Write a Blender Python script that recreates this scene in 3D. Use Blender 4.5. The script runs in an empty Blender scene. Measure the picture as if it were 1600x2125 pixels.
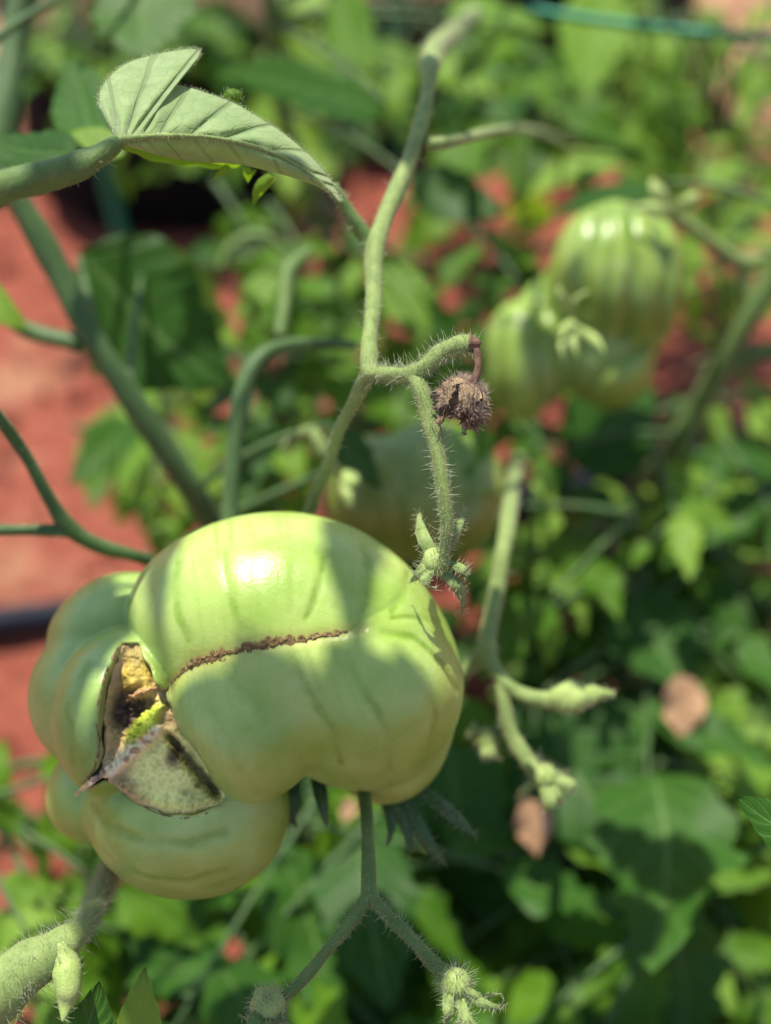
import bpy, math, random
import numpy as np
from mathutils import Vector, Matrix, noise as mnoise

SC = bpy.context.scene
COL = SC.collection
PI = math.pi

# ------------------------------------------------------------------ camera, sky, sun, exposure
CAM = Vector((0.0, 0.0, 0.52))
PITCH = math.radians(45)
HALF = math.radians(25)
T = math.tan(HALF)
cam_data = bpy.data.cameras.new('camera')
cam_data.sensor_fit = 'VERTICAL'
cam_data.sensor_height = 36
cam_data.lens = 18 / T
cam_data.clip_start = 0.01
cam_data.clip_end = 500
cam_data.dof.use_dof = True
cam_data.dof.focus_distance = 0.243
cam_data.dof.aperture_fstop = 4.8
cam = bpy.data.objects.new('camera', cam_data)
COL.objects.link(cam)
cam.location = CAM
cam.rotation_euler = (PI / 2 - PITCH, 0, 0)
SC.camera = cam

SUN = Vector((-0.16, 0.30, 0.94)).normalized()
world = bpy.data.worlds.new('World')
SC.world = world
world.use_nodes = True
wn = world.node_tree.nodes
sky = wn.new('ShaderNodeTexSky')
sky.sky_type = 'NISHITA'
sky.sun_disc = False
sky.sun_elevation = math.asin(SUN.z)
sky.sun_rotation = math.atan2(SUN.x, SUN.y)
bg = wn['Background']
bg.inputs['Strength'].default_value = 0.12
world.node_tree.links.new(sky.outputs[0], bg.inputs[0])
sun_data = bpy.data.lights.new('sun', 'SUN')
sun_data.energy = 4.8
sun_data.angle = math.radians(0.53)
sun_data.color = (1.0, 0.94, 0.80)
sun = bpy.data.objects.new('sun', sun_data)
COL.objects.link(sun)
sun.rotation_euler = SUN.to_track_quat('Z', 'Y').to_euler()
sun.location = (0, 0, 5)
SC.view_settings.view_transform = 'Standard'
SC.view_settings.look = 'None'
SC.view_settings.gamma = 1
SC.view_settings.exposure = 0.7
SC.cycles.use_denoising = True
SC.cycles.max_bounces = 8
SC.cycles.transparent_max_bounces = 6

# ------------------------------------------------------------------ helpers
FW = Vector((0, math.cos(PITCH), -math.sin(PITCH)))
UP = Vector((0, math.sin(PITCH), math.cos(PITCH)))
RT = Vector((1, 0, 0))
K = T / 1062.5


def P(px, py, d):
    """a point of the garden given where it shows in the 1600x2125 photo and its distance along the view axis"""
    return CAM + FW * d + RT * ((px - 800) * K * d) + UP * (-(py - 1062.5) * K * d)


def ground_point(px, py, z=0.0):
    r = FW + RT * ((px - 800) * K) + UP * (-(py - 1062.5) * K)
    return CAM + r * ((z - CAM.z) / r.z)


WO = {}


def thing(name, loc, label, cat, group=None):
    o = bpy.data.objects.new(name, None)
    o.empty_display_size = 0.02
    COL.objects.link(o)
    o.location = loc
    WO[o] = Vector(loc)
    tag(o, label, cat, group)
    return o


def tag(o, label, cat, group=None):
    o['label'] = label
    o['category'] = cat
    if group:
        o['group'] = group
    return o


def mesh_obj(name, verts, faces, mat, parent=None, origin=None, smooth=True, uvs=None):
    """verts in world coordinates; the mesh is stored about the origin"""
    v = np.asarray(verts, dtype=float).reshape(-1, 3)
    if origin is None:
        origin = Vector(v.mean(axis=0)) if parent is None else Vector(v[0])
    o0 = np.array(origin)
    me = bpy.data.meshes.new(name)
    me.from_pydata((v - o0).tolist(), [], [tuple(int(q) for q in f) for f in faces])
    if smooth:
        me.polygons.foreach_set('use_smooth', [True] * len(me.polygons))
    if uvs is not None:
        uv = me.uv_layers.new(name='UVMap')
        li = np.zeros(len(me.loops), dtype=np.int32)
        me.loops.foreach_get('vertex_index', li)
        uv.data.foreach_set('uv', np.asarray(uvs)[li].ravel())
    me.update()
    me.materials.append(mat)
    o = bpy.data.objects.new(name, me)
    COL.objects.link(o)
    WO[o] = Vector(origin)
    if parent is not None:
        o.parent = parent
        o.location = Vector(origin) - WO[parent]
    else:
        o.location = origin
    return o


def place(name, me, parent, loc, rot, scale):
    """a copy of shared mesh data standing at loc with a rotation matrix"""
    o = bpy.data.objects.new(name, me)
    COL.objects.link(o)
    WO[o] = Vector(loc)
    m = Matrix.Translation(Vector(loc) - (WO[parent] if parent else Vector())) @ rot.to_4x4() @ Matrix.Diagonal((*scale, 1))
    o.parent = parent
    o.matrix_basis = m
    return o


def spline(pts, n):
    """Catmull-Rom through pts (rows of any width), n samples per span"""
    p = np.asarray(pts, dtype=float)
    if len(p) == 2:
        t = np.linspace(0, 1, n + 1)[:, None]
        return p[0] * (1 - t) + p[1] * t
    q = np.vstack([2 * p[0] - p[1], p, 2 * p[-1] - p[-2]])
    out = []
    for i in range(1, len(q) - 2):
        a, b, c, d = q[i - 1], q[i], q[i + 1], q[i + 2]
        for t in np.linspace(0, 1, n, endpoint=False):
            out.append(0.5 * (2 * b + (c - a) * t + (2 * a - 5 * b + 4 * c - d) * t * t + (3 * b - a - 3 * c + d) * t ** 3))
    out.append(q[-2])
    return np.array(out)


def frames(path):
    p = np.asarray(path)[:, :3]
    tan = np.gradient(p, axis=0)
    tan /= np.linalg.norm(tan, axis=1)[:, None] + 1e-12
    nrm = np.zeros_like(p)
    a = np.array([0.31, 0.2, 0.9])
    u = np.cross(tan[0], a)
    if np.linalg.norm(u) < 1e-3:
        u = np.cross(tan[0], [1, 0, 0])
    u /= np.linalg.norm(u)
    for i in range(len(p)):
        u = u - tan[i] * np.dot(u, tan[i])
        u /= np.linalg.norm(u) + 1e-12
        nrm[i] = u
    return tan, nrm, np.cross(tan, nrm)


def tube(path, sides=10, wob=0.0, seed=0, cap=True):
    """path rows x,y,z,r -> verts, faces"""
    path = np.asarray(path, dtype=float)
    tan, nr, bn = frames(path)
    rs = np.random.RandomState(seed)
    ph = rs.rand(4) * 6
    n = len(path)
    a = np.linspace(0, 2 * PI, sides, endpoint=False)
    s = np.arange(n)[:, None]
    rad = path[:, 3][:, None] * (1 + wob * (np.sin(s * .7 + ph[0]) * .4 + np.sin(s * .31 + ph[1] + a * 2) * .5 + np.sin(a * 3 + s * .5 + ph[2]) * .4))
    v = path[:, None, :3] + rad[..., None] * (np.cos(a)[None, :, None] * nr[:, None, :] + np.sin(a)[None, :, None] * bn[:, None, :])
    v = v.reshape(-1, 3)
    f = []
    for i in range(n - 1):
        for j in range(sides):
            k = (j + 1) % sides
            f.append((i * sides + j, i * sides + k, (i + 1) * sides + k, (i + 1) * sides + j))
    if cap:
        e0, e1 = len(v), len(v) + 1
        v = np.vstack([v, path[0, :3] - tan[0] * path[0, 3] * .5, path[-1, :3] + tan[-1] * path[-1, 3] * .5])
        for j in range(sides):
            k = (j + 1) % sides
            f.append((e0, k, j))
            f.append((e1, (n - 1) * sides + j, (n - 1) * sides + k))
    return v, f


def join(parts):
    V, F, o = [], [], 0
    for v, f in parts:
        v = np.asarray(v)
        V.append(v)
        F += [tuple(i + o for i in q) for q in f]
        o += len(v)
    return np.vstack(V), F


def pxpath(rows, n=6):
    """rows (px, py, depth, width px) -> smooth path x,y,z,r in metres"""
    out = []
    for px, py, d, w in spline(rows, n):
        p = P(px, py, d)
        out.append((p.x, p.y, p.z, max(w, 1.5) * .5 * K * d))
    return np.array(out)


def hair_geo(roots, dirs, length, rad, rs, bend=.35):
    """tapered bent three-sided hairs"""
    n = len(roots)
    L = length * (0.45 + 0.9 * rs.rand(n))[:, None]
    d = dirs / (np.linalg.norm(dirs, axis=1)[:, None] + 1e-12)
    side = rs.randn(n, 3)
    side -= d * (side * d).sum(1)[:, None]
    side /= np.linalg.norm(side, axis=1)[:, None] + 1e-12
    b = np.cross(d, side)
    mid = roots + d * L * .55 + side * L * bend * .18
    tip = roots + d * L + side * L * bend * .75
    r = rad
    V = np.zeros((n, 7, 3))
    for j in range(3):
        an = 2 * PI * j / 3
        o = side * math.cos(an) + b * math.sin(an)
        V[:, j] = roots + o * r
        V[:, 3 + j] = mid + o * r * .62
    V[:, 6] = tip
    F0 = [(0, 1, 4, 3), (1, 2, 5, 4), (2, 0, 3, 5), (3, 4, 6), (4, 5, 6), (5, 3, 6)]
    F = [tuple(i * 7 + q for q in f) for i in range(n) for f in F0]
    return V.reshape(-1, 3), F


def tube_hairs(path, n, length, rad, seed, bend=.35, lo=0.0, hi=1.0):
    path = np.asarray(path)
    rs = np.random.RandomState(seed)
    tan, nr, bn = frames(path)
    seg = np.r_[0, np.cumsum(np.linalg.norm(np.diff(path[:, :3], axis=0), axis=1))]
    t = (lo + (hi - lo) * rs.rand(n)) * seg[-1]
    def ip(a):
        return np.stack([np.interp(t, seg, a[:, k]) for k in range(a.shape[1])], 1)
    c, tn, u, w = ip(path), ip(tan), ip(nr), ip(bn)
    a = rs.rand(n) * 2 * PI
    o = u * np.cos(a)[:, None] + w * np.sin(a)[:, None]
    roots = c[:, :3] + o * c[:, 3:4] * .96
    dirs = o + tn * rs.randn(n, 1) * .25 + rs.randn(n, 3) * .18
    return hair_geo(roots, dirs, length, rad, rs, bend)


# ------------------------------------------------------------------ materials
def new_mat(name):
    m = bpy.data.materials.new(name)
    m.use_nodes = True
    nt = m.node_tree
    return m, nt, nt.nodes, nt.links, nt.nodes['Principled BSDF']


def ramp(nodes, stops):
    r = nodes.new('ShaderNodeValToRGB')
    e = r.color_ramp.elements
    while len(e) < len(stops):
        e.new(0.5)
    for i, (p, c) in enumerate(stops):
        e[i].position = p
        e[i].color = (*c, 1)
    return r


def noise_tex(nodes, links, scale, detail=4, rough=.55, coord=None):
    n = nodes.new('ShaderNodeTexNoise')
    n.inputs['Scale'].default_value = scale
    n.inputs['Detail'].default_value = detail
    n.inputs['Roughness'].default_value = rough
    if coord is not None:
        links.new(coord, n.inputs['Vector'])
    return n


def mathn(nodes, links, op, a, b=None, c=None):
    n = nodes.new('ShaderNodeMath')
    n.operation = op
    for i, q in enumerate((a, b, c)):
        if q is None:
            continue
        if isinstance(q, (int, float)):
            n.inputs[i].default_value = q
        else:
            links.new(q, n.inputs[i])
    return n.outputs[0]


def mixc(nodes, links, fac, a, b, mode='MIX'):
    n = nodes.new('ShaderNodeMix')
    n.data_type = 'RGBA'
    n.blend_type = mode
    for s, q in ((n.inputs['Factor'], fac), (n.inputs[6], a), (n.inputs[7], b)):
        if isinstance(q, (int, float)):
            s.default_value = q
        elif isinstance(q, tuple):
            s.default_value = (*q, 1)
        else:
            links.new(q, s)
    return n.outputs[2]


def leaf_material(name, dark, light, trans, tfac=.33, rough=.45, veincol=(.20, .32, .10), veinamt=.35):
    m, nt, N, Lk, bs = new_mat(name)
    oi = N.new('ShaderNodeObjectInfo')
    tc = N.new('ShaderNodeTexCoord')
    geo = N.new('ShaderNodeNewGeometry')
    nz = noise_tex(N, Lk, 60, 4, .6, geo.outputs['Position'])
    r = ramp(N, [(0.0, dark), (1.0, light)])
    f = mathn(N, Lk, 'MULTIPLY_ADD', nz.outputs['Fac'], .9, mathn(N, Lk, 'MULTIPLY_ADD', oi.outputs['Random'], .8, -.35))
    Lk.new(f, r.inputs[0])
    sep = N.new('ShaderNodeSeparateXYZ')
    Lk.new(tc.outputs['UV'], sep.inputs[0])
    av = mathn(N, Lk, 'ABSOLUTE', mathn(N, Lk, 'SUBTRACT', sep.outputs[1], .5))
    mid = mathn(N, Lk, 'SMOOTH_MIN', 1.0, 1.0, 0)
    mr = N.new('ShaderNodeMapRange')
    mr.inputs[1].default_value, mr.inputs[2].default_value = .012, .035
    mr.inputs[3].default_value, mr.inputs[4].default_value = 1, 0
    Lk.new(av, mr.inputs[0])
    lat = mathn(N, Lk, 'FRACT', mathn(N, Lk, 'MULTIPLY_ADD', sep.outputs[0], 7.0, mathn(N, Lk, 'MULTIPLY', av, -3.2)))
    d = mathn(N, Lk, 'ABSOLUTE', mathn(N, Lk, 'SUBTRACT', lat, .5))
    mr2 = N.new('ShaderNodeMapRange')
    mr2.inputs[1].default_value, mr2.inputs[2].default_value = .02, .07
    mr2.inputs[3].default_value, mr2.inputs[4].default_value = .7, 0
    Lk.new(d, mr2.inputs[0])
    vein = mathn(N, Lk, 'MAXIMUM', mr.outputs[0], mr2.outputs[0])
    col = mixc(N, Lk, mathn(N, Lk, 'MULTIPLY', vein, veinamt), r.outputs[0], veincol)
    Lk.new(col, bs.inputs['Base Color'])
    bs.inputs['Roughness'].default_value = rough
    bs.inputs['Specular IOR Level'].default_value = .14
    bs.inputs['Sheen Weight'].default_value = .03
    bs.inputs['Sheen Tint'].default_value = (.8, .9, .7, 1)
    tr = N.new('ShaderNodeBsdfTranslucent')
    Lk.new(mixc(N, Lk, nz.outputs['Fac'], tuple(c * .7 for c in trans), trans), tr.inputs[0])
    mx = N.new('ShaderNodeMixShader')
    mx.inputs[0].default_value = tfac
    Lk.new(bs.outputs[0], mx.inputs[1])
    Lk.new(tr.outputs[0], mx.inputs[2])
    bp = N.new('ShaderNodeBump')
    bp.inputs['Strength'].default_value = .35
    bp.inputs['Distance'].default_value = .0006
    nb = noise_tex(N, Lk, 420, 3, .6, geo.outputs['Position'])
    Lk.new(mathn(N, Lk, 'MULTIPLY_ADD', vein, -.8, nb.outputs['Fac']), bp.inputs['Height'])
    Lk.new(bp.outputs[0], bs.inputs['Normal'])
    Lk.new(bp.outputs[0], tr.inputs['Normal'])
    Lk.new(mx.outputs[0], N['Material Output'].inputs[0])
    return m


def plain(name, c0, c1, scale, rough=.6, bump=.3, dist=.001, sss=0.0, spec=.4, sheen=0.0):
    m, nt, N, Lk, bs = new_mat(name)
    geo = N.new('ShaderNodeNewGeometry')
    nz = noise_tex(N, Lk, scale, 5, .6, geo.outputs['Position'])
    r = ramp(N, [(.3, c0), (.7, c1)])
    Lk.new(nz.outputs['Fac'], r.inputs[0])
    Lk.new(r.outputs[0], bs.inputs['Base Color'])
    bs.inputs['Roughness'].default_value = rough
    bs.inputs['Specular IOR Level'].default_value = spec
    bs.inputs['Sheen Weight'].default_value = sheen
    if sss:
        bs.inputs['Subsurface Weight'].default_value = sss
        bs.inputs['Subsurface Radius'].default_value = (1, 1, .4)
        bs.inputs['Subsurface Scale'].default_value = .0015
    if bump:
        bp = N.new('ShaderNodeBump')
        bp.inputs['Strength'].default_value = bump
        bp.inputs['Distance'].default_value = dist
        nb = noise_tex(N, Lk, scale * 6, 3, .6, geo.outputs['Position'])
        Lk.new(nb.outputs['Fac'], bp.inputs['Height'])
        Lk.new(bp.outputs[0], bs.inputs['Normal'])
    return m


def hair_mat(name, col):
    m, nt, N, Lk, bs = new_mat(name)
    bs.inputs['Base Color'].default_value = (*col, 1)
    bs.inputs['Roughness'].default_value = .35
    tr = N.new('ShaderNodeBsdfTranslucent')
    tr.inputs[0].default_value = (*col, 1)
    mx = N.new('ShaderNodeMixShader')
    mx.inputs[0].default_value = .5
    Lk.new(bs.outputs[0], mx.inputs[1])
    Lk.new(tr.outputs[0], mx.inputs[2])
    Lk.new(mx.outputs[0], N['Material Output'].inputs[0])
    return m


M_LEAF = leaf_material('leaf_green', (.028, .095, .005), (.105, .225, .013), (.24, .46, .006))
M_LEAF_SHADED = leaf_material('leaf_green_shaded', (.016, .064, .007), (.042, .122, .014), (.09, .24, .005), .26)  # leaf green darkened to stand for leaves in shade
M_LEAF_SUNLIT = leaf_material('leaf_green_sunlit', (.10, .22, .020), (.21, .35, .050), (.32, .54, .010), .36)  # leaf green lightened to stand for leaves in sun
M_UNDER = leaf_material('leaf_underside', (.20, .27, .16), (.30, .37, .23), (.22, .34, .06), .30, .6, (.10, .16, .07), .85)
M_STEM = plain('stem_green', (.075, .14, .030), (.125, .20, .050), 220, .55, .5, .0006, .25, .3, .08)
M_STEM_PALE = plain('stem_pale', (.15, .22, .060), (.25, .325, .105), 300, .6, .35, .0006, .25, .25, .12)
M_STEM_DARK = plain('stem_dark', (.045, .095, .028), (.075, .14, .042), 160, .5, .4, .0006, .2, .3, .05)
M_BUD = plain('bud_green', (.24, .34, .08), (.36, .44, .15), 300, .55, .4, .0005, .3, .3, .1)
M_HAIR = hair_mat('plant_hair', (.62, .66, .46))
M_HAIR_BROWN = hair_mat('dry_hair', (.66, .56, .47))
M_DRY = plain('dried_petal', (.13, .08, .05), (.46, .34, .21), 260, .8, .8, .0008, 0, .2)
M_DRY_DARK = plain('dried_pedicel', (.11, .06, .04), (.22, .13, .09), 500, .8, .8, .0005, 0, .2)
M_CORK = plain('cork_scar', (.15, .092, .036), (.42, .29, .13), 900, .85, 1.0, .0006, 0, .2)
M_RIM = plain('scar_rim', (.13, .07, .03), (.34, .22, .12), 700, .75, .8, .0004, 0, .25)
M_BAG = plain('black_plastic', (.004, .004, .005), (.008, .008, .009), 40, .8, .3, .004, 0, .12)
M_PIPE = plain('pipe_plastic', (.008, .011, .020), (.014, .018, .030), 60, .6, .2, .001, 0, .15)
M_STAKE = plain('green_coating', (.004, .18, .09), (.008, .26, .13), 50, .4, .1, .001, 0, .5)
M_POTSOIL = plain('pot_soil', (.10, .06, .04), (.28, .17, .10), 60, .95, 1, .01, 0, .1)
M_DRYLEAF = plain('dry_leaf', (.30, .17, .09), (.46, .28, .16), 70, .8, .5, .002, 0, .2)


def ground_material():
    m, nt, N, Lk, bs = new_mat('red_earth')
    geo = N.new('ShaderNodeNewGeometry')
    big = noise_tex(N, Lk, 5.5, 5, .6, geo.outputs['Position'])
    fine = noise_tex(N, Lk, 48, 8, .75, geo.outputs['Position'])
    c1 = ramp(N, [(.28, (.15, .038, .024)), (.72, (.36, .106, .070))])
    Lk.new(fine.outputs['Fac'], c1.inputs[0])
    c2 = ramp(N, [(.25, (.30, .15, .085)), (.75, (.50, .30, .18))])
    Lk.new(fine.outputs['Fac'], c2.inputs[0])
    k = ramp(N, [(.56, (0, 0, 0)), (.66, (1, 1, 1))])
    Lk.new(big.outputs['Fac'], k.inputs[0])
    # the pale sandy soil lies beyond the pots and under the right-hand row
    sep = N.new('ShaderNodeSeparateXYZ')
    Lk.new(geo.outputs['Position'], sep.inputs[0])
    far = N.new('ShaderNodeMapRange')
    far.inputs[1].default_value, far.inputs[2].default_value = 1.12, 1.34
    Lk.new(mathn(N, Lk, 'MULTIPLY_ADD', big.outputs['Fac'], .3, sep.outputs[1]), far.inputs[0])
    fac = mathn(N, Lk, 'MAXIMUM', mathn(N, Lk, 'MULTIPLY', k.outputs[0], .6), far.outputs[0])
    Lk.new(mixc(N, Lk, fac, c1.outputs[0], c2.outputs[0]), bs.inputs['Base Color'])
    bs.inputs['Roughness'].default_value = .95
    bs.inputs['Specular IOR Level'].default_value = .15
    bp = N.new('ShaderNodeBump')
    bp.inputs['Strength'].default_value = .8
    bp.inputs['Distance'].default_value = .006
    Lk.new(fine.outputs['Fac'], bp.inputs['Height'])
    Lk.new(bp.outputs[0], bs.inputs['Normal'])
    return m


def skin_material(name, use_col=True, base=(.2, .32, .06), rough=.33):
    m, nt, N, Lk, bs = new_mat(name)
    geo = N.new('ShaderNodeNewGeometry')
    at = N.new('ShaderNodeAttribute')
    at.attribute_name = 'Col'
    mot = noise_tex(N, Lk, 130, 6, .65, geo.outputs['Position'])
    sp = noise_tex(N, Lk, 1500, 2, .5, geo.outputs['Position'])
    c = mixc(N, Lk, .5, at.outputs['Color'], ramp_out(N, Lk, mot.outputs['Fac'], [(.25, (.64, .70, .46)), (.5, (.86, .88, .80)), (.78, (1.0, 1.0, 1.0))]), 'MULTIPLY')
    c = mixc(N, Lk, ramp_out(N, Lk, sp.outputs['Fac'], [(.70, (0, 0, 0)), (.80, (.35, .35, .35))]), c, (.55, .62, .38))
    vn = N.new('ShaderNodeAttribute')
    vn.attribute_name = 'Vein'
    brk = noise_tex(N, Lk, 420, 5, .7, geo.outputs['Position'])
    vf = mathn(N, Lk, 'MULTIPLY_ADD', brk.outputs['Fac'], 1.1, mathn(N, Lk, 'SUBTRACT', vn.outputs['Fac'], .50))
    vf = mathn(N, Lk, 'MULTIPLY', vf, mathn(N, Lk, 'MINIMUM', 1.0, mathn(N, Lk, 'MULTIPLY', vn.outputs['Fac'], 2.2)))
    c = mixc(N, Lk, mathn(N, Lk, 'MAXIMUM', 0.0, mathn(N, Lk, 'MINIMUM', .85, vf)), c, (.15, .27, .012))
    # pale pin-prick lenticels and dust
    vo = N.new('ShaderNodeTexVoronoi')
    vo.inputs['Scale'].default_value = 620
    Lk.new(geo.outputs['Position'], vo.inputs['Vector'])
    c = mixc(N, Lk, ramp_out(N, Lk, vo.outputs['Distance'], [(.05, (.30, .30, .30)), (.12, (0, 0, 0))]), c, (.60, .66, .40))
    du = noise_tex(N, Lk, 36, 8, .75, geo.outputs['Position'])
    c = mixc(N, Lk, ramp_out(N, Lk, du.outputs['Fac'], [(.48, (0, 0, 0)), (.72, (.34, .34, .34))]), c, (.55, .65, .29))
    wet = N.new('ShaderNodeAttribute')
    wet.attribute_name = 'Dry'
    Lk.new(c, bs.inputs['Base Color'])
    rr = mathn(N, Lk, 'MULTIPLY_ADD', mot.outputs['Fac'], .16, rough - .08)
    Lk.new(mathn(N, Lk, 'MULTIPLY_ADD', wet.outputs['Fac'], .4, rr), bs.inputs['Roughness'])
    bs.inputs['Specular IOR Level'].default_value = .5
    bs.inputs['Subsurface Weight'].default_value = .35
    bs.inputs['Subsurface Radius'].default_value = (.6, 1.0, .25)
    bs.inputs['Subsurface Scale'].default_value = .004
    bp = N.new('ShaderNodeBump')
    bp.inputs['Strength'].default_value = .22
    bp.inputs['Distance'].default_value = .0005
    fn = noise_tex(N, Lk, 800, 4, .65, geo.outputs['Position'])
    Lk.new(fn.outputs['Fac'], bp.inputs['Height'])
    bp2 = N.new('ShaderNodeBump')
    bp2.inputs['Strength'].default_value = .12
    bp2.inputs['Distance'].default_value = .0016
    Lk.new(mot.outputs['Fac'], bp2.inputs['Height'])
    Lk.new(bp.outputs[0], bp2.inputs['Normal'])
    Lk.new(bp2.outputs[0], bs.inputs['Normal'])
    return m


def ramp_out(N, Lk, src, stops):
    r = ramp(N, stops)
    Lk.new(src, r.inputs[0])
    return r.outputs[0]


M_SKIN = skin_material('tomato_skin')


def flesh_material():
    m, nt, N, Lk, bs = new_mat('wound_flesh')
    at = N.new('ShaderNodeAttribute')
    at.attribute_name = 'Col'
    geo = N.new('ShaderNodeNewGeometry')
    nz = noise_tex(N, Lk, 900, 5, .7, geo.outputs['Position'])
    Lk.new(mixc(N, Lk, .35, at.outputs['Color'], ramp_out(N, Lk, nz.outputs['Fac'], [(.3, (.62, .60, .56)), (.62, (1, 1, 1))]), 'MULTIPLY'), bs.inputs['Base Color'])
    bs.inputs['Roughness'].default_value = .55
    bs.inputs['Subsurface Weight'].default_value = .15
    bs.inputs['Subsurface Scale'].default_value = .001
    bp = N.new('ShaderNodeBump')
    bp.inputs['Strength'].default_value = .5
    bp.inputs['Distance'].default_value = .0006
    Lk.new(nz.outputs['Fac'], bp.inputs['Height'])
    Lk.new(bp.outputs[0], bs.inputs['Normal'])
    return m


M_FLESH = flesh_material()

# ------------------------------------------------------------------ ground
def make_ground():
    def axis(lo, hi, step, far):
        core = np.arange(lo, hi + 1e-6, step)
        g = step * 1.5 ** np.arange(1, 30)
        out = np.cumsum(g)
        out = out[out < far]
        return np.r_[lo - out[::-1], core, hi + out]
    xs, ys = axis(-.75, .75, .012, 60), axis(-.1, 1.7, .012, 60)
    X, Y = np.meshgrid(xs, ys, indexing='ij')
    Z = np.zeros_like(X)
    for i in range(X.shape[0]):
        for j in range(X.shape[1]):
            v = Vector((X[i, j] * 9, Y[i, j] * 9, 0))
            Z[i, j] = .009 * mnoise.noise(v) + .005 * mnoise.noise(v * 3.3) + .003 * mnoise.noise(v * 8)
    V = np.stack([X, Y, Z], -1).reshape(-1, 3)
    nx, ny = X.shape
    F = [(i * ny + j, (i + 1) * ny + j, (i + 1) * ny + j + 1, i * ny + j + 1) for i in range(nx - 1) for j in range(ny - 1)]
    o = mesh_obj('ground', V, F, ground_material(), None, Vector((0, 0, 0)))
    o['kind'] = 'structure'


make_ground()

def clods():
    rs = np.random.RandomState(4)
    V, F = [], []
    ico = np.array([(0, 0, 1), (1, 0, 0), (0, 1, 0), (-1, 0, 0), (0, -1, 0), (0, 0, -1)], float)
    fa = [(0, 1, 2), (0, 2, 3), (0, 3, 4), (0, 4, 1), (5, 2, 1), (5, 3, 2), (5, 4, 3), (5, 1, 4)]
    for i in range(2600):
        c = np.array([rs.uniform(-.55, .55), rs.uniform(.1, 1.5), .002])
        r = .0025 + .009 * rs.rand() ** 4
        q = ico * r * rs.uniform(.6, 1.3, (6, 3)) + c
        F += [tuple(k + 6 * i for k in f) for f in fa]
        V.append(q)
    o = mesh_obj('soil_crumbs', np.vstack(V), F, bpy.data.materials['red_earth'], None, Vector((0, .6, 0)), smooth=False)
    o['kind'] = 'stuff'
    tag(o, 'loose red soil crumbs strewn over the earth', 'soil')


clods()

# ------------------------------------------------------------------ fruit from lobes
def ell(p, c, r, ang=0.0):
    x, y, z = p[0] - c[0], p[1] - c[1], p[2] - c[2]
    if ang:
        ca, sa = math.cos(math.radians(ang)), math.sin(math.radians(ang))
        x, y = ca * x + sa * y, -sa * x + ca * y
    a, b, e = x / r[0], y / r[1], z / r[2]
    k0 = np.sqrt(a * a + b * b + e * e) + 1e-6
    k1 = np.sqrt((a / r[0]) ** 2 + (b / r[1]) ** 2 + (e / r[2]) ** 2) + 1e-9
    return k0 * (k0 - 1) / k1


def smin(a, b, k):
    h = np.clip(.5 + .5 * (b - a) / k, 0, 1)
    return b * (1 - h) + a * h - k * h * (1 - h)


def smax(a, b, k):
    return -smin(-a, -b, k)


def poly_sdf(x, y, pts):
    d = np.full(x.shape, 1e9)
    s = np.ones(x.shape)
    n = len(pts)
    j = n - 1
    for i in range(n):
        ex, ey = pts[j][0] - pts[i][0], pts[j][1] - pts[i][1]
        wx, wy = x - pts[i][0], y - pts[i][1]
        t = np.clip((wx * ex + wy * ey) / (ex * ex + ey * ey), 0, 1)
        bx, by = wx - ex * t, wy - ey * t
        d = np.minimum(d, bx * bx + by * by)
        c1, c2, c3 = y >= pts[i][1], y < pts[j][1], ex * wy > ey * wx
        s = np.where((c1 & c2 & c3) | (~c1 & ~c2 & ~c3), -s, s)
        j = i
    return s * np.sqrt(d)


def line_dist(x, y, pts, widths=None):
    """distance to a polyline, divided by the local width when widths are given"""
    best = np.full(x.shape, 1e9)
    for i in range(len(pts) - 1):
        ax, ay = pts[i]
        bx, by = pts[i + 1]
        ex, ey = bx - ax, by - ay
        t = np.clip(((x - ax) * ex + (y - ay) * ey) / (ex * ex + ey * ey), 0, 1)
        d = np.hypot(x - ax - ex * t, y - ay - ey * t)
        if widths is not None:
            d = d / (widths[i] * (1 - t) + widths[i + 1] * t)
        best = np.minimum(best, d)
    return best


def wave(x, y, z, s, seed=0.0):
    return (np.sin(x / s + 1.3 * np.sin(y / s * .8 + seed) + seed) + np.sin(y / s * 1.1 + 1.2 * np.sin(z / s * .9 + seed * 2)) + np.sin(z / s * .95 + x / s * .6 + seed * 3)) / 3


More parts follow.
